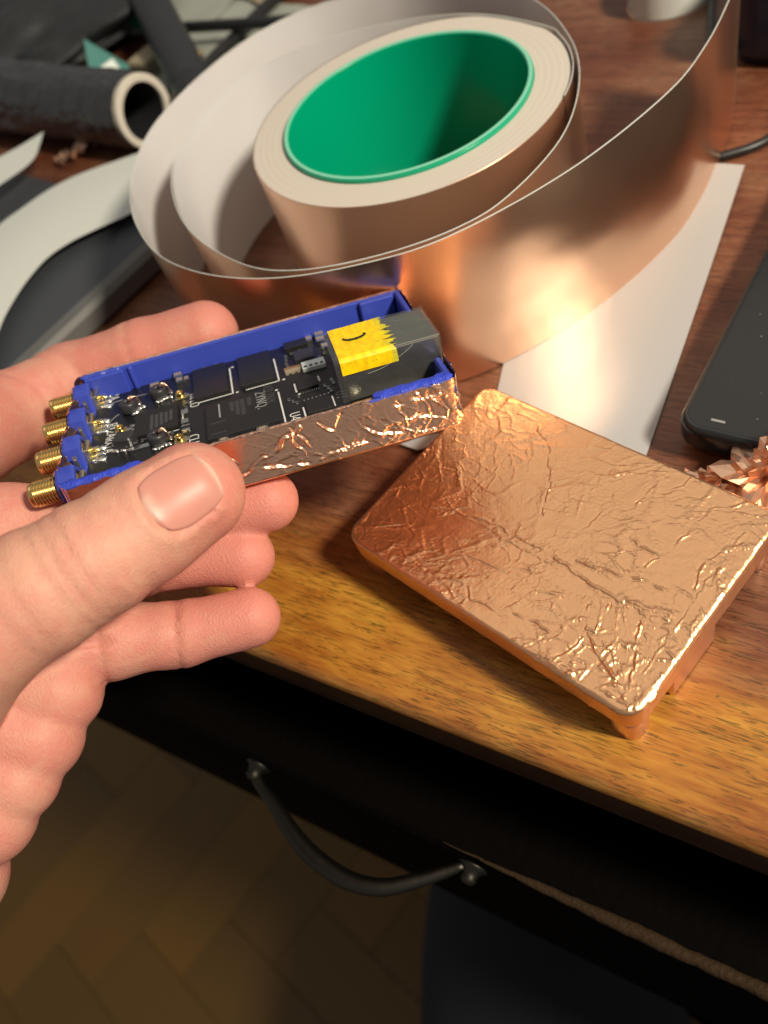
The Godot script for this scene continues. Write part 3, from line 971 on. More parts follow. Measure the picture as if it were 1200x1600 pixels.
	for c in [[9.4, -18.6], [11.0, -19.4], [9.2, -16.4], [9.0, -14.2], [9.2, -12.6], [13.4, -19.8], [14.8, -19.6], [16.2, -18.8], [17.6, -12.8], [18.0, -11.6], [19.2, -14.4], [-15.0, -25.4], [-12.4, -25.4], [-9.0, -25.4], [9.8, 5.2], [8.2, 7.0], [9.0, 8.2], [7.4, 5.6], [16.6, 3.4], [17.2, 5.0], [17.6, 6.6], [18.6, 1.2], [18.8, 3.0], [-22.0, -9.8], [-17.4, -8.2], [-17.6, -5.2], [-23.2, 5.4], [-21.2, 5.6], [-28.4, 5.4], [-31.4, 3.6], [-29.9, 5.2]]:
		cp.call(c[0], c[1], 0.7, 1.1, 0.5, M.chip, true)
	for k in 9:
		cp.call(10.6 + k * 0.55, 3.5, 0.28, 0.9, 0.3, M.solder, false)
		cp.call(11.4 + k * 0.55, 16.2, 0.28, 0.9, 0.3, M.solder, false)
	for k in 7: cp.call(10.8 + k * 1.0, 7.6 - 0.05 * k, 0.45, 0.55, 0.3, M.solder, false)
	cp.call(10.2, -10.6, 4.4, 0.7, 0.9, M.gold, false)
	cp.call(10.2, -9.4, 4.2, 1.4, 0.8, M.ceramic, false)
	for k in 3: cp.call(8.6 + 1.5 * k, -7.8, 0.8, 0.6, 0.4, M.solder, false)
	# light can with four holes
	var can := put("oscillator", mbox(6.0, 1.2, 4.0, 0.15), M.resistor_white, holder, inv * at(15.6, DY + 0.6, -9.0))
	for k in 4: put("can_hole", lathe([[0.0, 0.0], [0.0005, 0.0], [0.0005, 0.0001], [0.0, 0.0001]], 12), M.chip, can, at(-2.1 + 1.4 * k, 0.58, 1.1))
	for s in [-1, 1]:
		cp.call(-17.9, 2.4 * s, 1.8, 2.0, 1.0, M.solder, false)
	cp.call(-17.6, 6.6, 2.0, 2.4, 1.4, M.chip, true)
	cp.call(-28.6, 8.4, 5.4, 1.6, 0.7, M.solder, false)
	# aerial sockets (small gold rings on pale pads)
	for u in [[-18.9, -12.6], [-34.0, -2.9], [-19.3, 10.2]]:
		var o := put("gold_socket", mbox(2.9, 0.35, 2.9, 0.1), M.gold_pale, holder, inv * at(u[0], DY + 0.18, u[1]))
		put("ring", lathe([[0.0006, 0.0], [0.0011, 0.0], [0.0011, 0.0013], [0.0008, 0.0015], [0.0006, 0.0012], [0.0006, 0.0]], 20), M.gold, o)
		put("pad", mbox(1.0, 0.5, 1.2, 0.2), M.solder, o, at(1.9, 0, 0.1))
		put("pin", lathe([[0.0, 0.0], [0.00025, 0.0], [0.0002, 0.001], [0.0, 0.0011]], 10), M.gold, o)
	# toroid transformers with copper turns
	for u in [[-24.2, -15.8, 0.3], [-31.9, -12.6, 0.9], [-24.3, 8.4, 0.2]]:
		var o := put("transformer", lathe([[0.0010, 0.0002], [0.0022, 0.0002], [0.0024, 0.0006], [0.0024, 0.0024], [0.0020, 0.0029], [0.0013, 0.0029], [0.0010, 0.0025], [0.0010, 0.0002]], 24), M.ferrite, holder, inv * at(u[0], DY, u[1], u[2]))
		for k in 4:
			put("wire_turn", tube(spline([Vector3(0.0007, 0.0010, 0.0003 * k - 0.0004), Vector3(0.0008, 0.0031, 0.0003 * k - 0.0002), Vector3(0.0022, 0.0032, 0.0006 * k - 0.0005), Vector3(0.0027, 0.0008, 0.0009 * k - 0.0010)], 12), 0.00014, 6), M.copper, o)
		for k in 5:
			put("solder_joint", blob(0.65, 0.55, 0.75, k), M.solder, o, at(-1.6 + 0.9 * k, 0.3, 2.4 + 0.3 * sin(k * 2.0)))
		put("solder_joint", blob(0.8, 0.7, 1.0, 9), M.solder, o, at(2.7, 0.4, 0.4))
	var bl := put("transformer_block", mbox(4.6, 3.0, 4.2, 0.4), M.ferrite, holder, inv * at(-32.2, DY + 1.5, 5.0, -0.3))
	for k in 3: put("solder_joint", blob(0.9, 0.6, 0.7, k + 20), M.solder, bl, at(-1.8 + 1.8 * k, -1.2, 2.6))
	# thin bright traces
	for p in [[-38.2, -20.4, -33, -20.6, -28, -20.0, -25.5, -17.6], [-37.6, -9.0, -36.2, -11.6, -34.4, -13.4], [-37.8, 3.4, -36.2, 3.8, -35.8, 6.4, -34.6, 6.2]]:
		var p3 := []
		for i in range(0, p.size(), 2): p3.append(Vector3(p[i], DY + 0.02, p[i + 1]) * 0.001)
		put("trace", tube(spline(p3, 24), 0.00008, 6), M.silk_dim, holder, inv)
	# screw near the port
	var sc := put("screw", lathe([[0.0, 0.0], [0.0016, 0.0], [0.0016, 0.0004], [0.0012, 0.0009], [0.0, 0.0010]], 20), M.steel, holder, inv * at(22.2, DY, 17.6))
	put("socket_header", mbox(5.0, 2.2, 3.2, 0.2), M.black_shell, holder, inv * at(29.0, DY + 1.1, -21.5))
	put("socket_header", mbox(3.2, 2.6, 3.0, 0.2), M.steel, holder, inv * at(35.0, DY + 1.3, -21.0))

func sockets(t: Node3D) -> void:
	var zs := [-21.9, -8.0, 5.9, 19.6]
	for k in 4:
		var axis := Transform3D(Basis(Vector3(0, 0, 1), Vector3(-1, 0, 0), Vector3(0, -1, 0)).orthonormalized(), Vector3(-41.5, -4.6, zs[k] - 0.3) * 0.001)
		axis.basis = Basis(Vector3(0, 1, 0), Vector3(-1, 0, 0), Vector3(0, 0, 1))
		var prof := [[0.0, 0.0], [0.0027, 0.0], [0.0027, 0.0044]]
		var y := 0.0046
		while y < 0.0095:
			prof.append_array([[0.0026, y], [0.00292, y + 0.00022], [0.00292, y + 0.00036], [0.0026, y + 0.00058]])
			y += 0.00068
		prof.append_array([[0.0027, y], [0.0027, y + 0.0006], [0.0026, y + 0.0008], [0.0023, y + 0.0008], [0.0022, y - 0.002], [0.0006, y - 0.002], [0.0005, y], [0.0, y]])
		var s := put("antenna_socket", lathe(prof, 36), M.gold, t, axis)
		# gold flange with two legs and the pin
		put("flange", mbox(4.4, 1.4, 5.4, 0.3), M.gold_pale, s, at(-0.6, -0.6, 0))
		put("pin", tube(PackedVector3Array([Vector3(0, -0.001, 0), Vector3(-0.0002, -0.0022, 0), Vector3(-0.0006, -0.0032, 0)]), 0.00045, 10), M.gold, s)
		put("leg", mbox(0.9, 2.0, 0.9, 0.15), M.gold_pale, s, at(-1.2, -1.6, -2.4))
		put("leg", mbox(0.9, 2.0, 0.9, 0.15), M.gold_pale, s, at(-1.2, -1.6, 2.4))
		for j in 3:
			put("solder_joint", blob(0.6, 2.1, 1.05 if j < 2 else 1.3, k * 3 + j), M.solder, s, at(-1.7, -2.4 - 0.15 * j, -2.7 + 2.7 * j))
		# blue six-sided collar moulded round the socket
		var hexp := [[0.0031, -0.0002], [0.0042, -0.0002], [0.0044, 0.0004], [0.0044, 0.0036], [0.0040, 0.0042], [0.0031, 0.0042], [0.0031, -0.0002]]
		var st := SurfaceTool.new()
		st.create_from(lathe(hexp, 6), 0)
		var hx := ArrayMesh.new()
		st.deindex()
		st.set_smooth_group(-1)
		st = flat_copy(lathe(hexp, 6))
		put("blue_collar", st.commit(), M.blue, s, Transform3D(Basis(Vector3.UP, 0.2), Vector3.ZERO))
	# grey metal tabs standing between the sockets
	for z in [-15.0, -1.2, 12.8]:
		put("metal_tab", mbox(0.8, 3.6, 2.3, 0.15), M.steel, t, at(-42.3, -3.6, z, 0.25))
	# torn copper round the socket bases
	var lump := FastNoiseLite.new()
	lump.frequency = 0.3
	lump.fractal_octaves = 3
	for k in 4:
		var zc: float = zs[k]
		var base := 0.4 + k
		put("torn_foil", grid(64, 7, func(i: int, j: int):
			var a := PI * (0.62 + 1.25 * i / 63.0) + 0.4
			var r := 3.3 + 0.55 * j + 0.5 * lump.get_noise_2d(i * 0.5 + base * 60.0, j * 1.2)
			var x := -46.0 + 0.45 * j + 0.9 * lump.get_noise_2d(i * 0.45 + base * 90.0, j * 0.8 + 20.0)
			return Vector3(x, -4.6 + r * cos(a) * 1.0, zc + r * sin(a)) * 0.001), M.copper_wrap, t)

func flat_copy(m: ArrayMesh) -> SurfaceTool:
	var arr := m.surface_get_arrays(0)
	var v: PackedVector3Array = arr[Mesh.ARRAY_VERTEX]
	var idx: PackedInt32Array = arr[Mesh.ARRAY_INDEX]
	var st := SurfaceTool.new()
	st.begin(Mesh.PRIMITIVE_TRIANGLES)
	st.set_smooth_group(-1)
	for i in idx: st.add_vertex(v[i])
	st.generate_normals()
	return st

func tape_texture() -> Texture2D:
	var im := Image.create(256, 256, false, Image.FORMAT_RGB8)
	var n := FastNoiseLite.new()
	n.frequency = 0.03
	n.fractal_octaves = 4
	for y in 256:
		for x in 256:
			var k := n.get_noise_2d(x, y * 0.4)
			var c := Color(0.99, 0.86, 0.02).lerp(Color(0.93, 0.74, 0.02), clampf(0.3 + k, 0, 1))
			im.set_pixel(x, y, c.lerp(Color(0.80, 0.77, 0.22), smoothstep(215.0, 252.0, x + 40.0 * k)))
	for k in 90:
		var p := Vector2i(rng.randi_range(2, 252), rng.randi_range(2, 252))
		im.fill_rect(Rect2i(p, Vector2i(rng.randi_range(1, 4), rng.randi_range(1, 3))), Color(0.62, 0.44, 0.03))
	return ImageTexture.create_from_image(im)

func network_port(t: Node3D) -> void:
	# shielded port wrapped in clear tape; its left part carries yellow tape
	var x0 := 20.9
	var x1 := 44.0
	var z0 := -2.6
	var z1 := 14.2
	var yt := 4.0
	var cx := (x0 + x1) / 2
	var cz := (z0 + z1) / 2
	var port := put("network_port", mbox(x1 - x0, yt - DY, z1 - z0, 0.35), M.port_shell, t, at(cx, (yt + DY) / 2, cz))
	var inv := port.transform.affine_inverse()
	var clear := StandardMaterial3D.new()
	clear.transparency = BaseMaterial3D.TRANSPARENCY_ALPHA
	clear.albedo_color = Color(0.9, 0.9, 0.88, 0.04)
	clear.roughness = 0.06
	var n := FastNoiseLite.new()
	n.frequency = 0.22
	n.fractal_octaves = 3
	# film: from the top's far edge over the near edge down to the board
	var wrapfn := func(u: float, lift: float) -> Vector2:   # u in mm from the far edge -> (y, z)
		var top := z1 - z0
		if u < top: return Vector2(yt + lift, z0 + u)
		return Vector2(yt - (u - top), z1 + lift)
	var film := grid(60, 60, func(i: int, j: int):
		var x := lerpf(x0 - 1.6, x1 + 0.15, i / 59.0)
		var u := lerpf(-0.2, (z1 - z0) + (yt - DY) - 0.4, j / 59.0)
		var p: Vector2 = wrapfn.call(u, 0.30 + 0.26 * n.get_noise_2d(x * 0.9, u * 0.9))
		return Vector3(x, p.x, p.y) * 0.001)
	put("clear_film", film, clear, port, inv)
	var yel := mat(Color.WHITE, 0.42)
	yel.albedo_texture = tape_texture()
	var yt_mesh := grid(50, 90, func(i: int, j: int):
		var u := lerpf(0.1, (z1 - z0) + 3.3, j / 89.0)
		var rag := 2.2 * n.get_noise_1d(u * 1.6) + 1.3 * n.get_noise_1d(u * 5.0 + 30.0) + 0.7 * n.get_noise_1d(u * 17.0)
		var end := 33.6 + (rag if u < (z1 - z0) else 0.2)
		var x := lerpf(x0 - 0.3 - 0.03 * u * 0.0, end, i / 49.0)
		var p: Vector2 = wrapfn.call(u, 0.62 + 0.06 * n.get_noise_2d(x, u))
		return Vector3(x, p.x, p.y) * 0.001, false, false, func(i: int, j: int): return Vector2(i / 49.0, j / 89.0))
	var y := put("yellow_tape", yt_mesh, yel, port, inv)
	# the dark arc drawn on it
	var arc := []
	for k in 9:
		var a := lerpf(-0.35, PI + 0.15, k / 8.0)
		arc.append(Vector3(26.0 + 2.6 * cos(a) , yt + 0.74, 4.4 + 1.5 * sin(a)) * 0.001)
	var ln := spline(arc, 40)
	var st := grid(40, 2, func(i: int, j: int):
		var w := 0.5 * (0.5 + 0.6 * sin(PI * i / 39.0)) * (1.0 + 0.5 * n.get_noise_1d(i * 3.0))
		var d := (ln[mini(i + 1, 39)] - ln[maxi(i - 1, 0)]).normalized()
		return ln[i] + Vector3(-d.z, 0, d.x) * (j - 0.5) * 2.0 * w * 0.001)
	put("ink_arc", st, M.ink, y)
	# worn pale creases in the film
	var sc := mat(lin(0.26, 0.26, 0.23), 0.4)
	put("film_crease", tube(PackedVector3Array([Vector3(33.4, yt + 0.25, z1 + 0.2) * 0.001, Vector3(44.0, yt + 0.2, z1 + 0.2) * 0.001]), 0.00010, 6), sc, port, inv)
	put("film_crease", tube(spline([Vector3(33.0, yt - 2.8, z1 + 0.5) * 0.001, Vector3(35.6, yt - 1.6, z1 + 0.5) * 0.001, Vector3(37.6, yt - 0.4, z1 + 0.5) * 0.001], 20), 0.00009, 6), sc, port, inv)
	put("film_crease", tube(spline([Vector3(26.2, yt - 4.4, z1 + 0.5) * 0.001, Vector3(29.6, yt - 4.0, z1 + 0.5) * 0.001, Vector3(33.0, yt - 2.9, z1 + 0.5) * 0.001], 20), 0.00010, 6), sc, port, inv)

# ---------------------------------------------------------------- hand
const H := 1.0
var G0 := Vector3(-150, 10, -222)
var GN := Vector3i(150, 84, 158)
var F: PackedFloat32Array
var D: PackedFloat32Array

func bone(T: PackedFloat32Array, a: Vector3, b: Vector3, ra: float, rb: float, k: float) -> void:
	var pad := maxf(ra, rb) + k + 3.0
	var lo := ((a.min(b) - Vector3.ONE * pad) - G0) / H
	var hi := ((a.max(b) + Vector3.ONE * pad) - G0) / H
	var x0 := maxi(0, int(lo.x))
	var y0 := maxi(0, int(lo.y))
	var z0 := maxi(0, int(lo.z))
	var x1 := mini(GN.x - 1, int(hi.x) + 1)
	var y1 := mini(GN.y - 1, int(hi.y) + 1)
	var z1 := mini(GN.z - 1, int(hi.z) + 1)
	var ab := b - a
	var inv := 1.0 / maxf(ab.length_squared(), 1e-6)
	var dr := rb - ra
	for z in range(z0, z1 + 1):
		for y in range(y0, y1 + 1):
			var i := (z * GN.y + y) * GN.x + x0
			var p := G0 + Vector3(x0, y, z) * H - a
			for x in range(x0, x1 + 1):
				var t := clampf(p.dot(ab) * inv, 0.0, 1.0)
				var d := (p - ab * t).length() - ra - dr * t
				var o := T[i]
				var h := k - absf(o - d)
				if h > 0.0: T[i] = minf(o, d) - h * h * 0.25 / k
				elif d < o: T[i] = d
				i += 1
				p.x += H

func merge(k: float) -> void:   # F into D
	for i in D.size():
		var a := F[i]
		if a > 8.0: continue
		var o := D[i]
		var h := k - absf(o - a)
		D[i] = (minf(o, a) - h * h * 0.25 / k) if h > 0.0 else minf(o, a)

func field(p: Vector3) -> float:
	var q := (p - G0) / H
	var x := clampi(int(q.x), 0, GN.x - 2)
	var y := clampi(int(q.y), 0, GN.y - 2)
	var z := clampi(int(q.z), 0, GN.z - 2)
	var f := q - Vector3(x, y, z)
	var i := (z * GN.y + y) * GN.x + x
	var w := GN.x
	var s := GN.x * GN.y
	var a := lerpf(lerpf(D[i], D[i + 1], f.x), lerpf(D[i + w], D[i + w + 1], f.x), f.y)
	var b := lerpf(lerpf(D[i + s], D[i + s + 1], f.x), lerpf(D[i + s + w], D[i + s + w + 1], f.x), f.y)
	return lerpf(a, b, f.z)

# fold in the skin: plane through c across direction n, on the side towards face, within r
func fold(c: Vector3, n: Vector3, face: Vector3, r: float, depth: float, width: float) -> void:
	n = n.normalized()
	face = face.normalized()
	var lo := (c - Vector3.ONE * r - G0) / H
	var hi := (c + Vector3.ONE * r - G0) / H
	for z in range(maxi(0, int(lo.z)), mini(GN.z - 1, int(hi.z)) + 1):
		for y in range(maxi(0, int(lo.y)), mini(GN.y - 1, int(hi.y)) + 1):
			for x in range(maxi(0, int(lo.x)), mini(GN.x - 1, int(hi.x)) + 1):
				var i := (z * GN.y + y) * GN.x + x
				if absf(D[i]) > 3.0: continue
				var p := G0 + Vector3(x, y, z) * H - c
				var l := p.length()
				if l > r: continue
				var s := p.dot(n) / width
				if absf(s) > 3.0: continue
				var k := smoothstep(-0.35, 0.35, p.dot(face) / l) * smoothstep(r, r * 0.8, l)
				D[i] += depth * k * exp(-s * s)

# nail: centre on the bone, long axis, outward; makes the plate and sinks the skin under it
func nail(c: Vector3, along: Vector3, out: Vector3, length: float, width: float, rad: float) -> ArrayMesh:
	along = along.normalized()
	out = (out - along * out.dot(along)).normalized()
	var side := along.cross(out)
	var nu := 25
	var nv := 25
	var pts := PackedVector3Array()
	var edge := PackedFloat32Array()
	var col := PackedColorArray()
	for j in nv:
		for i in nu:
			# square to squarish ellipse
			var a := -1.0 + 2.0 * i / (nu - 1)
			var b := -1.0 + 2.0 * j / (nv - 1)
			var s := b * sqrt(1.0 - 0.30 * a * a)     # along
			var q := a * sqrt(1.0 - (0.62 if b < 0 else 0.34) * b * b)   # across
			var ang := q * width / 2.0 / rad
			var dir := (out * cos(ang) + side * sin(ang)).normalized()
			var base := c + along * s * length / 2.0
			var t := rad + 2.6
			while t > 1.0 and field(base + dir * t) > 0.0: t -= 0.25
			var t1 := t + 0.25
			for it in 6:
				var m := (t + t1) / 2
				if field(base + dir * m) > 0.0: t1 = m
				else: t = m
			var e := maxf(absf(a), absf(b))
			edge.append(e)
			var c0 := Color(0.56, 0.245, 0.195)
			c0 = c0.lerp(Color(0.62, 0.37, 0.30), smoothstep(-0.55, -0.85, b) * smoothstep(0.65, 0.3, absf(a)))
			c0 = c0.lerp(Color(0.66, 0.47, 0.38), smoothstep(0.80, 0.90, b - 0.10 * a * a))
			col.append(c0)
			pts.append(base + dir * (t + (0.10 if e < 0.97 else -0.5)))
	# sink the skin under the plate, raise the fold round it
	var R := maxf(length, width) * 0.5 + 4.0 + rad
	var lo := (c - Vector3.ONE * R - G0) / H
	var hi := (c + Vector3.ONE * R - G0) / H
	for z in range(maxi(0, int(lo.z)), mini(GN.z - 1, int(hi.z)) + 1):
		for y in range(maxi(0, int(lo.y)), mini(GN.y - 1, int(hi.y)) + 1):
			for x in range(maxi(0, int(lo.x)), mini(GN.x - 1, int(hi.x)) + 1):
				var i := (z * GN.y + y) * GN.x + x
				if absf(D[i]) > 3.0: continue
				var p := G0 + Vector3(x, y, z) * H - c
				var s := p.dot(along) / (length / 2)
				var ang := atan2(p.dot(side), p.dot(out))
				var q := ang * rad / (width / 2)
				var e := pow(pow(absf(s), 3.0) + pow(absf(q), 3.0), 1.0 / 3.0)
				if e < 0.98: D[i] += 0.55
				elif e < 1.35 and s < 0.75: D[i] -= 0.42 * (1.0 - absf(e - 1.14) / 0.22) if absf(e - 1.14) < 0.22 else 0.0
				elif e < 1.3: D[i] += 0.10
	var v := PackedVector3Array()
	for p in pts: v.append(p * 0.001)
	var idx := PackedInt32Array()
	for j in nv - 1:
		for i in nu - 1:
			var a := j * nu + i
			idx.append_array([a, a + nu, a + nu + 1, a, a + nu + 1, a + 1])
	return solid(v, idx, false, PackedVector2Array(), col)

func surface(colour: Callable) -> ArrayMesh:
	var w := GN.x
	var s := GN.x * GN.y
	var at_cell := {}
	var v := PackedVector3Array()
	var col := PackedColorArray()
	var idx := PackedInt32Array()
	var off := [0, 1, w, w + 1, s, s + 1, s + w, s + w + 1]
	var pos := [Vector3(0, 0, 0), Vector3(1, 0, 0), Vector3(0, 1, 0), Vector3(1, 1, 0), Vector3(0, 0, 1), Vector3(1, 0, 1), Vector3(0, 1, 1), Vector3(1, 1, 1)]
	var edges := [[0, 1], [2, 3], [4, 5], [6, 7], [0, 2], [1, 3], [4, 6], [5, 7], [0, 4], [1, 5], [2, 6], [3, 7]]
	for z in GN.z - 1:
		for y in GN.y - 1:
			var i := (z * GN.y + y) * GN.x
			for x in GN.x - 1:
				if absf(D[i]) < 2.6:
					var m := 0
					for k in 8:
						if D[i + off[k]] < 0.0: m |= 1 << k
					if m != 0 and m != 255:
						var c := Vector3.ZERO
						var n := 0
						for e in edges:
							var a: float = D[i + off[e[0]]]
							var b: float = D[i + off[e[1]]]
							if (a < 0.0) != (b < 0.0):
								c += pos[e[0]].lerp(pos[e[1]], a / (a - b))
								n += 1
						var p := G0 + (Vector3(x, y, z) + c / n) * H
						at_cell[i] = v.size()
						v.append(p * 0.001)
						col.append(colour.call(p))
				i += 1
	for i in at_cell:
		var d0: float = D[i]
		# edges along x, y, z from this cell's first corner
		if (d0 < 0.0) != (D[i + 1] < 0.0) and at_cell.has(i - w) and at_cell.has(i - s) and at_cell.has(i - w - s):
			quad_add(idx, at_cell[i], at_cell[i - w], at_cell[i - w - s], at_cell[i - s], d0 < 0.0)
		if (d0 < 0.0) != (D[i + w] < 0.0) and at_cell.has(i - 1) and at_cell.has(i - s) and at_cell.has(i - 1 - s):
			quad_add(idx, at_cell[i], at_cell[i - s], at_cell[i - 1 - s], at_cell[i - 1], d0 < 0.0)
		if (d0 < 0.0) != (D[i + s] < 0.0) and at_cell.has(i - 1) and at_cell.has(i - w) and at_cell.has(i - 1 - w):
			quad_add(idx, at_cell[i], at_cell[i - 1], at_cell[i - 1 - w], at_cell[i - w], d0 < 0.0)
	return solid(v, idx, true, PackedVector2Array(), col)

func quad_add(idx: PackedInt32Array, a: int, b: int, c: int, d: int, flip: bool) -> void:
	if flip: idx.append_array([a, b, c, a, c, d])
	else: idx.append_array([a, c, b, a, d, c])

func person() -> void:
	var J := {
	"thumb": [[Vector3(-33.8, 61.9, -121.8), 9.8], [Vector3(-44.2, 63.4, -118.1), 10.6], [Vector3(-54.0, 65.6, -113.7), 11.3], [Vector3(-65.9, 66.7, -111.1), 12.0], [Vector3(-79.3, 67.0, -109.1), 13.2], [Vector3(-111.9, 51.6, -104.5), 17.0]],
	"index": [[Vector3(-22.7, 43.8, -195.4), 8.9], [Vector3(-41.5, 43.0, -199.9), 9.7], [Vector3(-63.6, 41.8, -204.7), 10.8], [Vector3(-81.4, 48.3, -193.7), 11.8], [Vector3(-92.1, 67.5, -163.5), 13.0]],
	"middle": [[Vector3(-23.2, 40.2, -131.6), 7.3], [Vector3(-40.2, 42.6, -136.1), 7.9], [Vector3(-65.6, 47.8, -145.6), 8.8], [Vector3(-79.9, 53.5, -147.9), 9.4], [Vector3(-95.3, 58.9, -143.4), 12.0]],
	"ring": [[Vector3(-33.8, 33.6, -125.0), 7.2], [Vector3(-46.0, 36.9, -130.7), 7.2], [Vector3(-64.2, 42.1, -132.3), 8.6], [Vector3(-85.3, 49.3, -131.7), 11.5]],
	"pinky": [[Vector3(-37.6, 29.2, -111.7), 6.9], [Vector3(-53.4, 32.2, -113.9), 7.1], [Vector3(-67.5, 37.4, -117.1), 8.6], [Vector3(-78.0, 41.8, -117.7), 10.0]],
	"palm": [[Vector3(-80.6, 38.2, -110.2), 10.2], [Vector3(-88.1, 35.4, -103.6), 10.3], [Vector3(-94.9, 33.3, -97.8), 9.6], [Vector3(-103.0, 31.1, -93.5), 10.3], [Vector3(-116.5, 25.2, -87.8), 11.5], [Vector3(-168.4, 3.0, -76.5), 25.0]],
	"inner": [[Vector3(-93.7, 46.9, -119.2), 12.0], [Vector3(-99.9, 44.8, -113.5), 12.0], [Vector3(-106.6, 42.1, -108.6), 12.0], [Vector3(-114.3, 37.8, -103.3), 13.0], [Vector3(-135, 22, -96), 17.0]],
	"back": [[Vector3(-99.7, 62.2, -166.5), 13.0], [Vector3(-139.4, 33.4, -121.7), 16.0], [Vector3(-106.8, 44.1, -134.8), 14.0]]}
	var who := thing("person", "person in dark blue trousers, only hand and leg in view, holding up the open box", "person")
	var total := GN.x * GN.y * GN.z
	D = PackedFloat32Array()
	D.resize(total)
	D.fill(1000.0)
	F = PackedFloat32Array()
	F.resize(total)
	# palm: bulges along the outer edge, then the inside of the palm
	F.fill(1000.0)
	var P = J.palm
	var In = J.inner
	for k in 5: bone(F, P[k][0], In[k][0], P[k][1], In[k][1], 1.1)
	bone(F, P[4][0], P[5][0], P[4][1], P[5][1], 2.0)
	bone(F, In[4][0], P[5][0], 16, 25, 4.0)
	var Bk = J.back
	bone(F, Bk[0][0], Bk[1][0], 13, 16, 6)
	bone(F, Bk[2][0], Bk[1][0], 14, 16, 6)
	bone(F, J.middle[4][0], Bk[2][0], 12, 14, 6)
	bone(F, J.ring[3][0], Bk[2][0], 11.5, 14, 5)
	bone(F, J.pinky[3][0], In[1][0], 9.5, 12, 1.5)
	bone(F, J.pinky[3][0], J.ring[3][0], 9.5, 11, 3)
	bone(F, J.index[4][0], J.middle[4][0], 12, 12, 6)
	merge(1.0)
	for c in ["index", "middle", "ring", "pinky", "thumb"]:
		F.fill(1000.0)
		var L = J[c]
		for k in L.size() - 1: bone(F, L[k][0], L[k + 1][0], L[k][1], L[k + 1][1], 3.0)
		if c == "thumb":   # ball of the thumb and pad
			bone(F, L[5][0], In[4][0], 17, 17, 6)
			bone(F, L[0][0] + Vector3(0.5, -1.5, -1.5), L[1][0] + Vector3(0, -2.0, -1), 9.6, 9.5, 4)
		merge(1.2 if c != "thumb" else 1.5)
	# joint creases on the side turned to the lens
	var lens := Vector3(0, 179, 0)
	for q in [["pinky", 1, 0.0, 11.0, 0.75], ["pinky", 1, 0.12, 11.0, 0.3], ["pinky", 2, 0.15, 13.0, 0.8], ["pinky", 2, 0.3, 13.0, 0.35], ["pinky", 3, 0.05, 15.0, 1.1], ["ring", 1, 0.4, 10.0, 0.35], ["ring", 2, 0.0, 12.0, 0.5], ["middle", 1, 0.0, 10.0, 0.3], ["index", 1, 0.0, 13.0, 0.35], ["index", 2, 0.1, 14.0, 0.35], ["index", 2, 0.3, 14.0, 0.3], ["index", 3, 0.0, 15.0, 0.4]]:
		var L = J[q[0]]
		var a: Vector3 = L[q[1]][0]
		var b: Vector3 = L[q[1] + 1][0] if q[1] + 1 < L.size() else P[0][0]
		var c := a.lerp(b, q[2])
		fold(c, b - a, lens - c, q[3] + 2.0, q[4] * 1.15, 0.75)
	for q in [[2, -0.42, 0.28], [2, -0.3, 0.42], [2, -0.18, 0.35], [2, -0.06, 0.5], [2, 0.06, 0.4], [2, 0.2, 0.55], [2, 0.36, 0.4], [2, 0.55, 0.5], [2, 0.75, 0.28], [1, 0.62, 0.3], [1, 0.48, 0.22], [3, 0.1, 0.3], [3, 0.3, 0.22]]:
		var L = J.thumb
		var a: Vector3 = L[q[0]][0]
		var b: Vector3 = L[q[0] + 1][0]
		var c := a.lerp(b, q[1])
		fold(c, (b - a).normalized() + Vector3(0.12 * sin(q[1] * 9.0), 0.1 * cos(q[1] * 7.0), 0), lens - c, 17.0, q[2], 0.62)
	# nails
	var T = J.thumb
	var nails := []
	var nc := (T[0][0] as Vector3).lerp(T[1][0], 0.22)
	nails.append(nail(nc, T[0][0] - T[1][0], (lens - nc) + Vector3(0, 25, -18), 15.6, 16.5, 11.5))
	# skin colours: pinker at fingertips, knuckles and folds
	var warm := FastNoiseLite.new()
	warm.frequency = 0.05
	warm.fractal_octaves = 3
	var tips := []
	for c in ["thumb", "index", "middle", "ring", "pinky"]: tips.append(J[c][0][0])
	var pale := Color(0.60, 0.315, 0.225)
	var pink := Color(0.58, 0.235, 0.18)
	var freckle := Vector3(-66.5, 77.0, -104.0)
	var colour := func(p: Vector3) -> Color:
		var k := 0.42 + 0.8 * warm.get_noise_3dv(p) + 0.5 * warm.get_noise_3dv(p * 4.0) + 0.35 * warm.get_noise_3dv(p * 11.0)
		for t in tips: k += 0.5 * exp(-(p - t).length_squared() / 330.0)
		# the back of the thumb is paler than the palm side of the fingers
		k += 0.45 if p.z < -126.0 or p.y < 50.0 else -0.18
		return pale.lerp(pink, clampf(k, 0.0, 1.15))
	for z in [0, GN.z - 1]:
		for i in GN.x * GN.y: D[z * GN.x * GN.y + i] = maxf(D[z * GN.x * GN.y + i], 0.3)
	for i in GN.y * GN.z: D[i * GN.x + 1] = maxf(D[i * GN.x + 1], 0.3)
	for z in GN.z:
		for x in GN.x:
			D[(z * GN.y + 0) * GN.x + x] = maxf(D[(z * GN.y) * GN.x + x], 0.3)
	var skin := StandardMaterial3D.new()
	skin.vertex_color_use_as_albedo = true
	skin.roughness = 0.52
	skin.metallic_specular = 0.38
	skin.subsurf_scatter_enabled = true
	skin.subsurf_scatter_strength = 0.12
	bumpy(skin, noise_tex(0.06, 512, 3, FastNoiseLite.TYPE_CELLULAR, 4), 0.017, 60.0)
	var hand := put("hand", surface(colour), skin, who)
	var nm := mat(lin(0.56, 0.255, 0.205), 0.40, 0.0, 0.4)
	nm.albedo_color = Color.WHITE
	nm.vertex_color_use_as_albedo = true
	nm.subsurf_scatter_enabled = true
	nm.subsurf_scatter_strength = 0.1
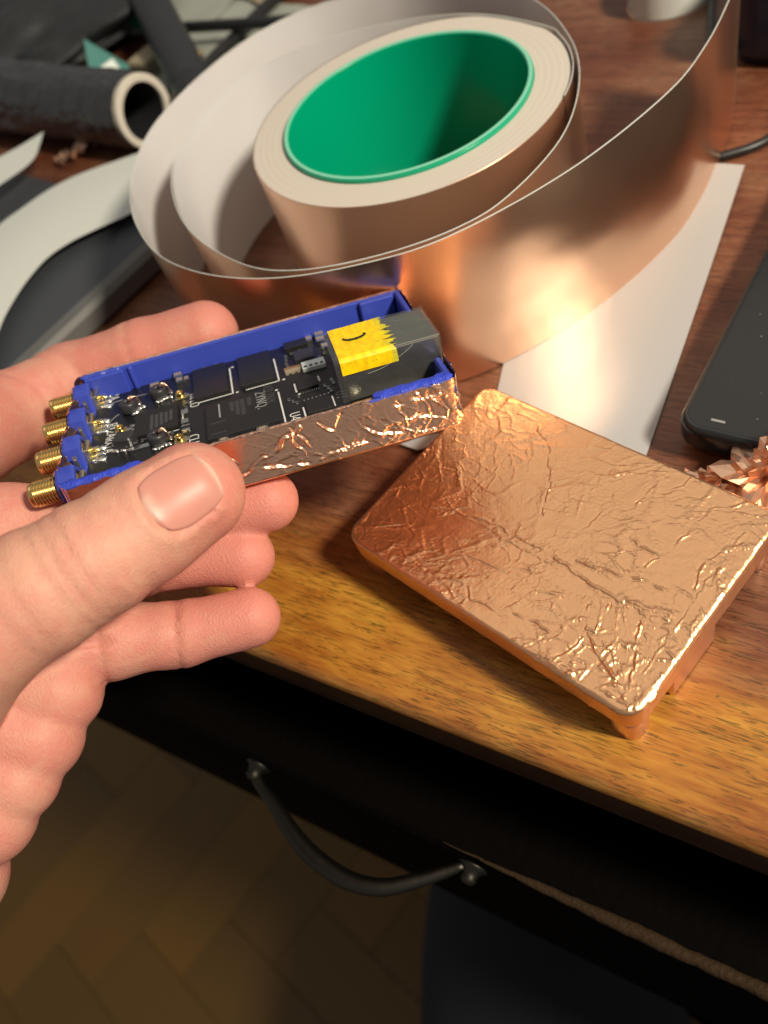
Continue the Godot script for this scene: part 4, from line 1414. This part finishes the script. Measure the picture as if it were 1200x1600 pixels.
	put("thumbnail", nails[0], nm, hand)
	# thigh in dark trousers under the table
	var leg := spline([Vector3(-0.035, -0.47, -0.17), Vector3(-0.045, -0.42, -0.08), Vector3(-0.06, -0.40, 0.06), Vector3(-0.06, -0.40, 0.30)], 40)
	var rr := PackedFloat32Array()
	for i in 40: rr.append(0.055 + 0.03 * minf(1.0, i / 12.0))
	put("trouser_leg", tube(leg, rr, 32), M.denim, who)

# ---------------------------------------------------------------- background things
func clutter() -> void:
	# cardboard tube in black plastic
	var a := Vector3(-0.0190, 0.0172, -0.4116)
	var axis := (Vector3(-0.0887, 0.0172, -0.5088) - a).normalized()
	var t := thing("black_wrapped_tube", "cardboard tube wrapped in creased black plastic behind the tape roll", "tube", a)
	var bs := Basis(axis.cross(Vector3.UP).normalized(), axis, Vector3.UP)
	bs.z = bs.x.cross(bs.y)
	var n := FastNoiseLite.new()
	n.frequency = 0.35
	n.fractal_octaves = 3
	put("plastic_wrap", grid(90, 70, func(i: int, j: int):
		var an := TAU * i / 90.0
		var y := 0.001 + 0.26 * j / 69.0
		var r := 0.0172 + 0.0009 * absf(n.get_noise_3d(cos(an) * 5.0, sin(an) * 5.0, y * 90.0)) + 0.004 * smoothstep(0.06, 0.09, y) * absf(n.get_noise_3d(cos(an) * 3.0, sin(an) * 3.0 + 9.0, y * 60.0))
		return Vector3(cos(an) * r, y, sin(an) * r), true), M.tube_film, t, Transform3D(bs, Vector3.ZERO))
	put("tube_inside", lathe([[0.0124, 0.22], [0.0124, 0.0015]], 48, false), M.dark_plastic, t, Transform3D(bs, Vector3.ZERO))
	put("tube_wall", lathe([[0.0126, 0.004], [0.0126, 0.0], [0.0128, -0.0006], [0.0158, -0.0006], [0.0162, 0.0], [0.0162, 0.012]], 64, false), M.paper_core, t, Transform3D(bs, Vector3.ZERO))
	# thick dark rod
	t = thing("dark_rod", "thick dark grey rod lying just past the open end of the wrapped tube", "rod")
	put("rod_body", tube(PackedVector3Array([Vector3(0.0050, 0.011, -0.405), Vector3(0.0065, 0.012, -0.44), Vector3(0.0065, 0.02, -0.50), Vector3(0.0080, 0.03, -0.62)]), 0.0105, 24), M.dark_plastic, t)
	put("rod_collar", tube(PackedVector3Array([Vector3(0.0050, 0.011, -0.402), Vector3(0.0058, 0.0115, -0.422)]), 0.0112, 24), M.cable, t)
	# thin rods crossing
	var o := put("thin_black_rod", tube(PackedVector3Array([Vector3(0.0089, 0.012, -0.5093), Vector3(0.052, 0.012, -0.4604), Vector3(0.075, 0.012, -0.437)]), 0.0028, 10), M.cable)
	tag(o, "thin black rod running level from the thick rod to the tape", "rod")
	o = put("thin_black_rod", tube(PackedVector3Array([Vector3(0.0112, 0.006, -0.452), Vector3(0.035, 0.006, -0.472), Vector3(0.0850, 0.006, -0.512)]), 0.0032, 10), M.cable)
	tag(o, "thin black rod slanting up and away across the pale sheets", "rod")
	# pale sheets under the rods
	var k := 0
	for q in [[0.032, -0.482, 0.085, 0.085, 0.5, M.pale_green, "pale grey green card under the crossing thin rods, nearest the tape"], [0.036, -0.575, 0.10, 0.085, 0.75, M.pale_green, "pale grey green card beyond the crossing thin rods"], [0.085, -0.535, 0.06, 0.05, 0.2, M.tan, "tan card just behind the tape roll's highest edge"]]:
		var s := grid(14, 14, func(i: int, j: int): return Vector3((i / 13.0 - 0.5) * q[2], 0.0015 + 0.0012 * n.get_noise_2d(i * 0.8 + k * 50, j * 0.8), (j / 13.0 - 0.5) * q[3]))
		tag(put("pale_card", s, q[5], null, Transform3D(Basis(Vector3.UP, q[4]), Vector3(q[0], 0.0008 + 0.001 * k, q[1]))), q[6], "card")
		k += 1
	o = put("brass_fitting", lathe([[0.0, 0.0], [0.0022, 0.0], [0.0026, 0.0006], [0.0016, 0.0012], [0.0016, 0.003], [0.0022, 0.0036], [0.0, 0.004]], 18), M.gold, null, Transform3D(Basis(Vector3.RIGHT, 0.7), Vector3(0.0168, 0.0062, -0.4720)))
	tag(o, "small shiny brass fitting glinting between the black rods", "fitting")
	# dark bag with things in front of it
	var bag := grid(60, 34, func(i: int, j: int):
		var th := PI * j / 33.0
		var ph := TAU * i / 60.0
		var d := Vector3(sin(th) * cos(ph), cos(th), sin(th) * sin(ph))
		var kk := 1.0 + 0.35 * n.get_noise_3dv(d * 3.0)
		return Vector3(d.x * 0.092, maxf(-0.0, 0.014 + d.y * 0.016), d.z * 0.075) * Vector3(kk, kk, kk), true, true)
	tag(put("dark_bag", bag, M.bag, null, Transform3D(Basis(Vector3.UP, -0.3), Vector3(-0.066, 0.0, -0.605))), "rumpled dark cloth bag at the back left of the table", "bag")
	# teal box, tented
	t = thing("teal_packet", "small folded teal packet leaning beside the dark bag", "packet", Vector3(-0.0335, 0, -0.5085))
	t.rotation.y = 0.5
	var st := SurfaceTool.new()
	st.begin(Mesh.PRIMITIVE_TRIANGLES)
	st.set_smooth_group(-1)
	var pk := [Vector3(-0.016, 0.0, 0.006), Vector3(0.016, 0.0, 0.006), Vector3(0.001, 0.024, -0.004), Vector3(0.0, 0.0, -0.014)]
	for f in [[0, 1, 2], [1, 3, 2], [3, 0, 2], [0, 3, 1]]:
		for i in f: st.add_vertex(pk[i])
	st.generate_normals()
	put("packet_body", st.commit(), M.teal, t)
	put("packet_label", mbox(9.0, 0.3, 6.0, 0.1), M.resistor_white, t, Transform3D(Basis(Vector3.RIGHT, 1.18), Vector3(0.0035, 0.0075, 0.0030)))
	# white sticks with red tips
	for q in [[-0.0960, -0.6050, -0.0765, -0.5900, "white stick with a red tip lying on the clutter at the left frame edge"], [-0.0745, -0.5760, -0.0655, -0.5700, "short white stick with a red tip, just before the longer one"]]:
		t = thing("red_tipped_stick", q[4], "stick", Vector3(q[0], 0.0, q[1]))
		var e := Vector3(q[2] - q[0], 0.0, q[3] - q[1])
		put("stick_body", tube(PackedVector3Array([Vector3(-e.x, 0.0042, -e.z), Vector3(0, 0.0042, 0), Vector3(e.x, 0.0042, e.z)]), 0.0042, 14), M.white_plastic, t)
		put("stick_tip", tube(PackedVector3Array([Vector3(e.x, 0.0042, e.z), Vector3(e.x, 0.0042, e.z) + e.normalized() * 0.003]), 0.0040, 14), M.red, t)
	# copper scraps
	var scrap := func(x: float, z: float, turn: float, L: float, label: String):
		var g := grid(30, 8, func(i: int, j: int): return Vector3((i / 29.0 - 0.5) * L, 0.003 + 0.004 * n.get_noise_2d(i * 0.7 + x * 900.0, j * 0.9), (j / 7.0 - 0.5) * 0.007))
		tag(put("copper_scrap", g, M.copper, null, Transform3D(Basis(Vector3.UP, turn), Vector3(x, 0.001, z))), label, "foil")
	scrap.call(-0.0505, -0.5280, 0.9, 0.026, "curled copper foil scrap in front of the dark bag")
	scrap.call(-0.0610, -0.4400, 0.2, 0.020, "small dull copper scrap behind the flat white paper strip's tip")
	# tan card piece beside the rod
	o = put("tan_block", mbox(20, 10, 16, 1.0), M.tan, null, at(-7.0, 5.0, -497.0, 0.6))
	tag(o, "small tan cardboard block between teal packet and thick rod", "block")
	o = put("green_tag", grid(12, 6, func(i: int, j: int): return Vector3((j / 5.0 - 0.5) * 0.008, 0.012 + 0.004 * sin(i * 0.5), -0.03 + 0.06 * i / 11.0)), M.green, null, Transform3D(Basis(Vector3.UP, 0.35), Vector3(-0.010, 0.0, -0.563)))
	tag(o, "narrow green tag hanging next to the thick dark rod", "tag")
	# slate panel with grey edge
	var A := Vector3(-0.0381, 0, -0.3085)
	var ex := (Vector3(-0.1049, 0, -0.2664) - A).normalized()
	var back := Vector3(ex.z, 0, -ex.x)
	if back.z > 0: back = -back
	t = thing("slate_folder", "flat dark slate case with a grey edge band under white paper strips", "case", A)
	var pb := Basis(ex, Vector3.UP, -back)
	put("case_body", box(0.22, 0.008, 0.13, 0.0015), M.slate, t, Transform3D(pb, ex * 0.085 + back * 0.0758 + Vector3(0, 0.0042, 0)))
	put("edge_band", box(0.105, 0.0105, 0.0095, 0.002), M.grey_trim, t, Transform3D(pb, ex * 0.0265 + back * 0.0052 + Vector3(0, 0.0054, 0)))
	put("edge_band", box(0.085, 0.0105, 0.0095, 0.002), M.grey_trim, t, Transform3D(pb, ex * 0.1230 + back * 0.0052 + Vector3(0, 0.0054, 0)))
	# white strips lying over it
	var h := 0.0125
	var S := sheet_poly([Vector3(-0.0173, h, -0.3839), Vector3(-0.0373, h, -0.3889), Vector3(-0.0498, h, -0.3920), Vector3(-0.0625, h, -0.3940), Vector3(-0.0757, h, -0.3925), Vector3(-0.0890, h, -0.3874), Vector3(-0.0988, h, -0.3830), Vector3(-0.1182, h, -0.3685), Vector3(-0.150, h, -0.330)],
		[Vector3(-0.0256, h, -0.3396), Vector3(-0.0448, h, -0.3394), Vector3(-0.0566, h, -0.3400), Vector3(-0.0684, h, -0.3397), Vector3(-0.0791, h, -0.3363), Vector3(-0.0886, h, -0.3274), Vector3(-0.0965, h, -0.3159), Vector3(-0.1028, h, -0.3026), Vector3(-0.1106, h, -0.2758)], 60, func(s: float, q: float): return 0.0012 * sin(q * PI))
	tag(put("white_paper_strip", S, M.liner_matt), "wide white paper strip curving across the slate case towards the left frame edge", "paper")
	S = sheet_poly([Vector3(-0.0690, 0.017, -0.4430), Vector3(-0.080, 0.017, -0.4390), Vector3(-0.105, 0.018, -0.4290), Vector3(-0.15, 0.018, -0.405)],
		[Vector3(-0.0715, 0.017, -0.4330), Vector3(-0.0780, 0.017, -0.4150), Vector3(-0.100, 0.018, -0.4000), Vector3(-0.14, 0.018, -0.375)], 40, func(s: float, q: float): return 0.003 * s)
	tag(put("white_paper_strip", S, M.liner_matt), "smaller pointed white paper strip behind the wide one at the left edge", "paper")
	# far right: loop of white backing, cable, dark case
	var ringp := []
	for i in 17:
		var an := TAU * i / 16.0
		ringp.append(Vector3(0.2015 + 0.0175 * cos(an), 0, -0.3275 + 0.0165 * sin(an)))
	var ln := spline(ringp, 80)
	var rg := grid(80, 6, func(i: int, j: int): return ln[i] + Vector3(0, 0.0006 + 0.012 * j / 5.0, 0))
	tag(put("white_paper_loop", rg, M.liner_matt), "curled loop of white backing strip behind the tape's free end", "paper")
	var cb := spline([Vector3(0.235, 0.0016, -0.345), Vector3(0.2075, 0.0016, -0.3081), Vector3(0.1952, 0.0016, -0.2893), Vector3(0.176, 0.0016, -0.262), Vector3(0.158, 0.0016, -0.236), Vector3(0.1492, 0.0016, -0.2230), Vector3(0.1577, 0.0016, -0.2181), Vector3(0.1687, 0.0016, -0.2169), Vector3(0.186, 0.0016, -0.222), Vector3(0.22, 0.0016, -0.228)], 90)
	tag(put("black_cable", tube(cb, 0.0016, 12), M.cable), "black cable bending round the foot of the loose copper strip", "cable")
	var cs := ringed(24.0, 18.0, 12.0, 120, [[17.5, 34.0, 0, 0], [6.0, 33.5, 0, 0], [1.6, 31.0, 0, 0], [0.0, 26.0, 0, 0], [0.0, 6.0, 0, 0], [1.6, 1.0, 0, 0], [17.5, 0.2, 0, 0]], func(x: float, z: float, y: float): return 0.0)
	tag(put("dark_case", cs, M.navy, null, Transform3D(Basis(Vector3.UP, 0.6), Vector3(0.2155, 0, -0.2660))), "dark navy rounded case past the loose strip's end at the right", "case")
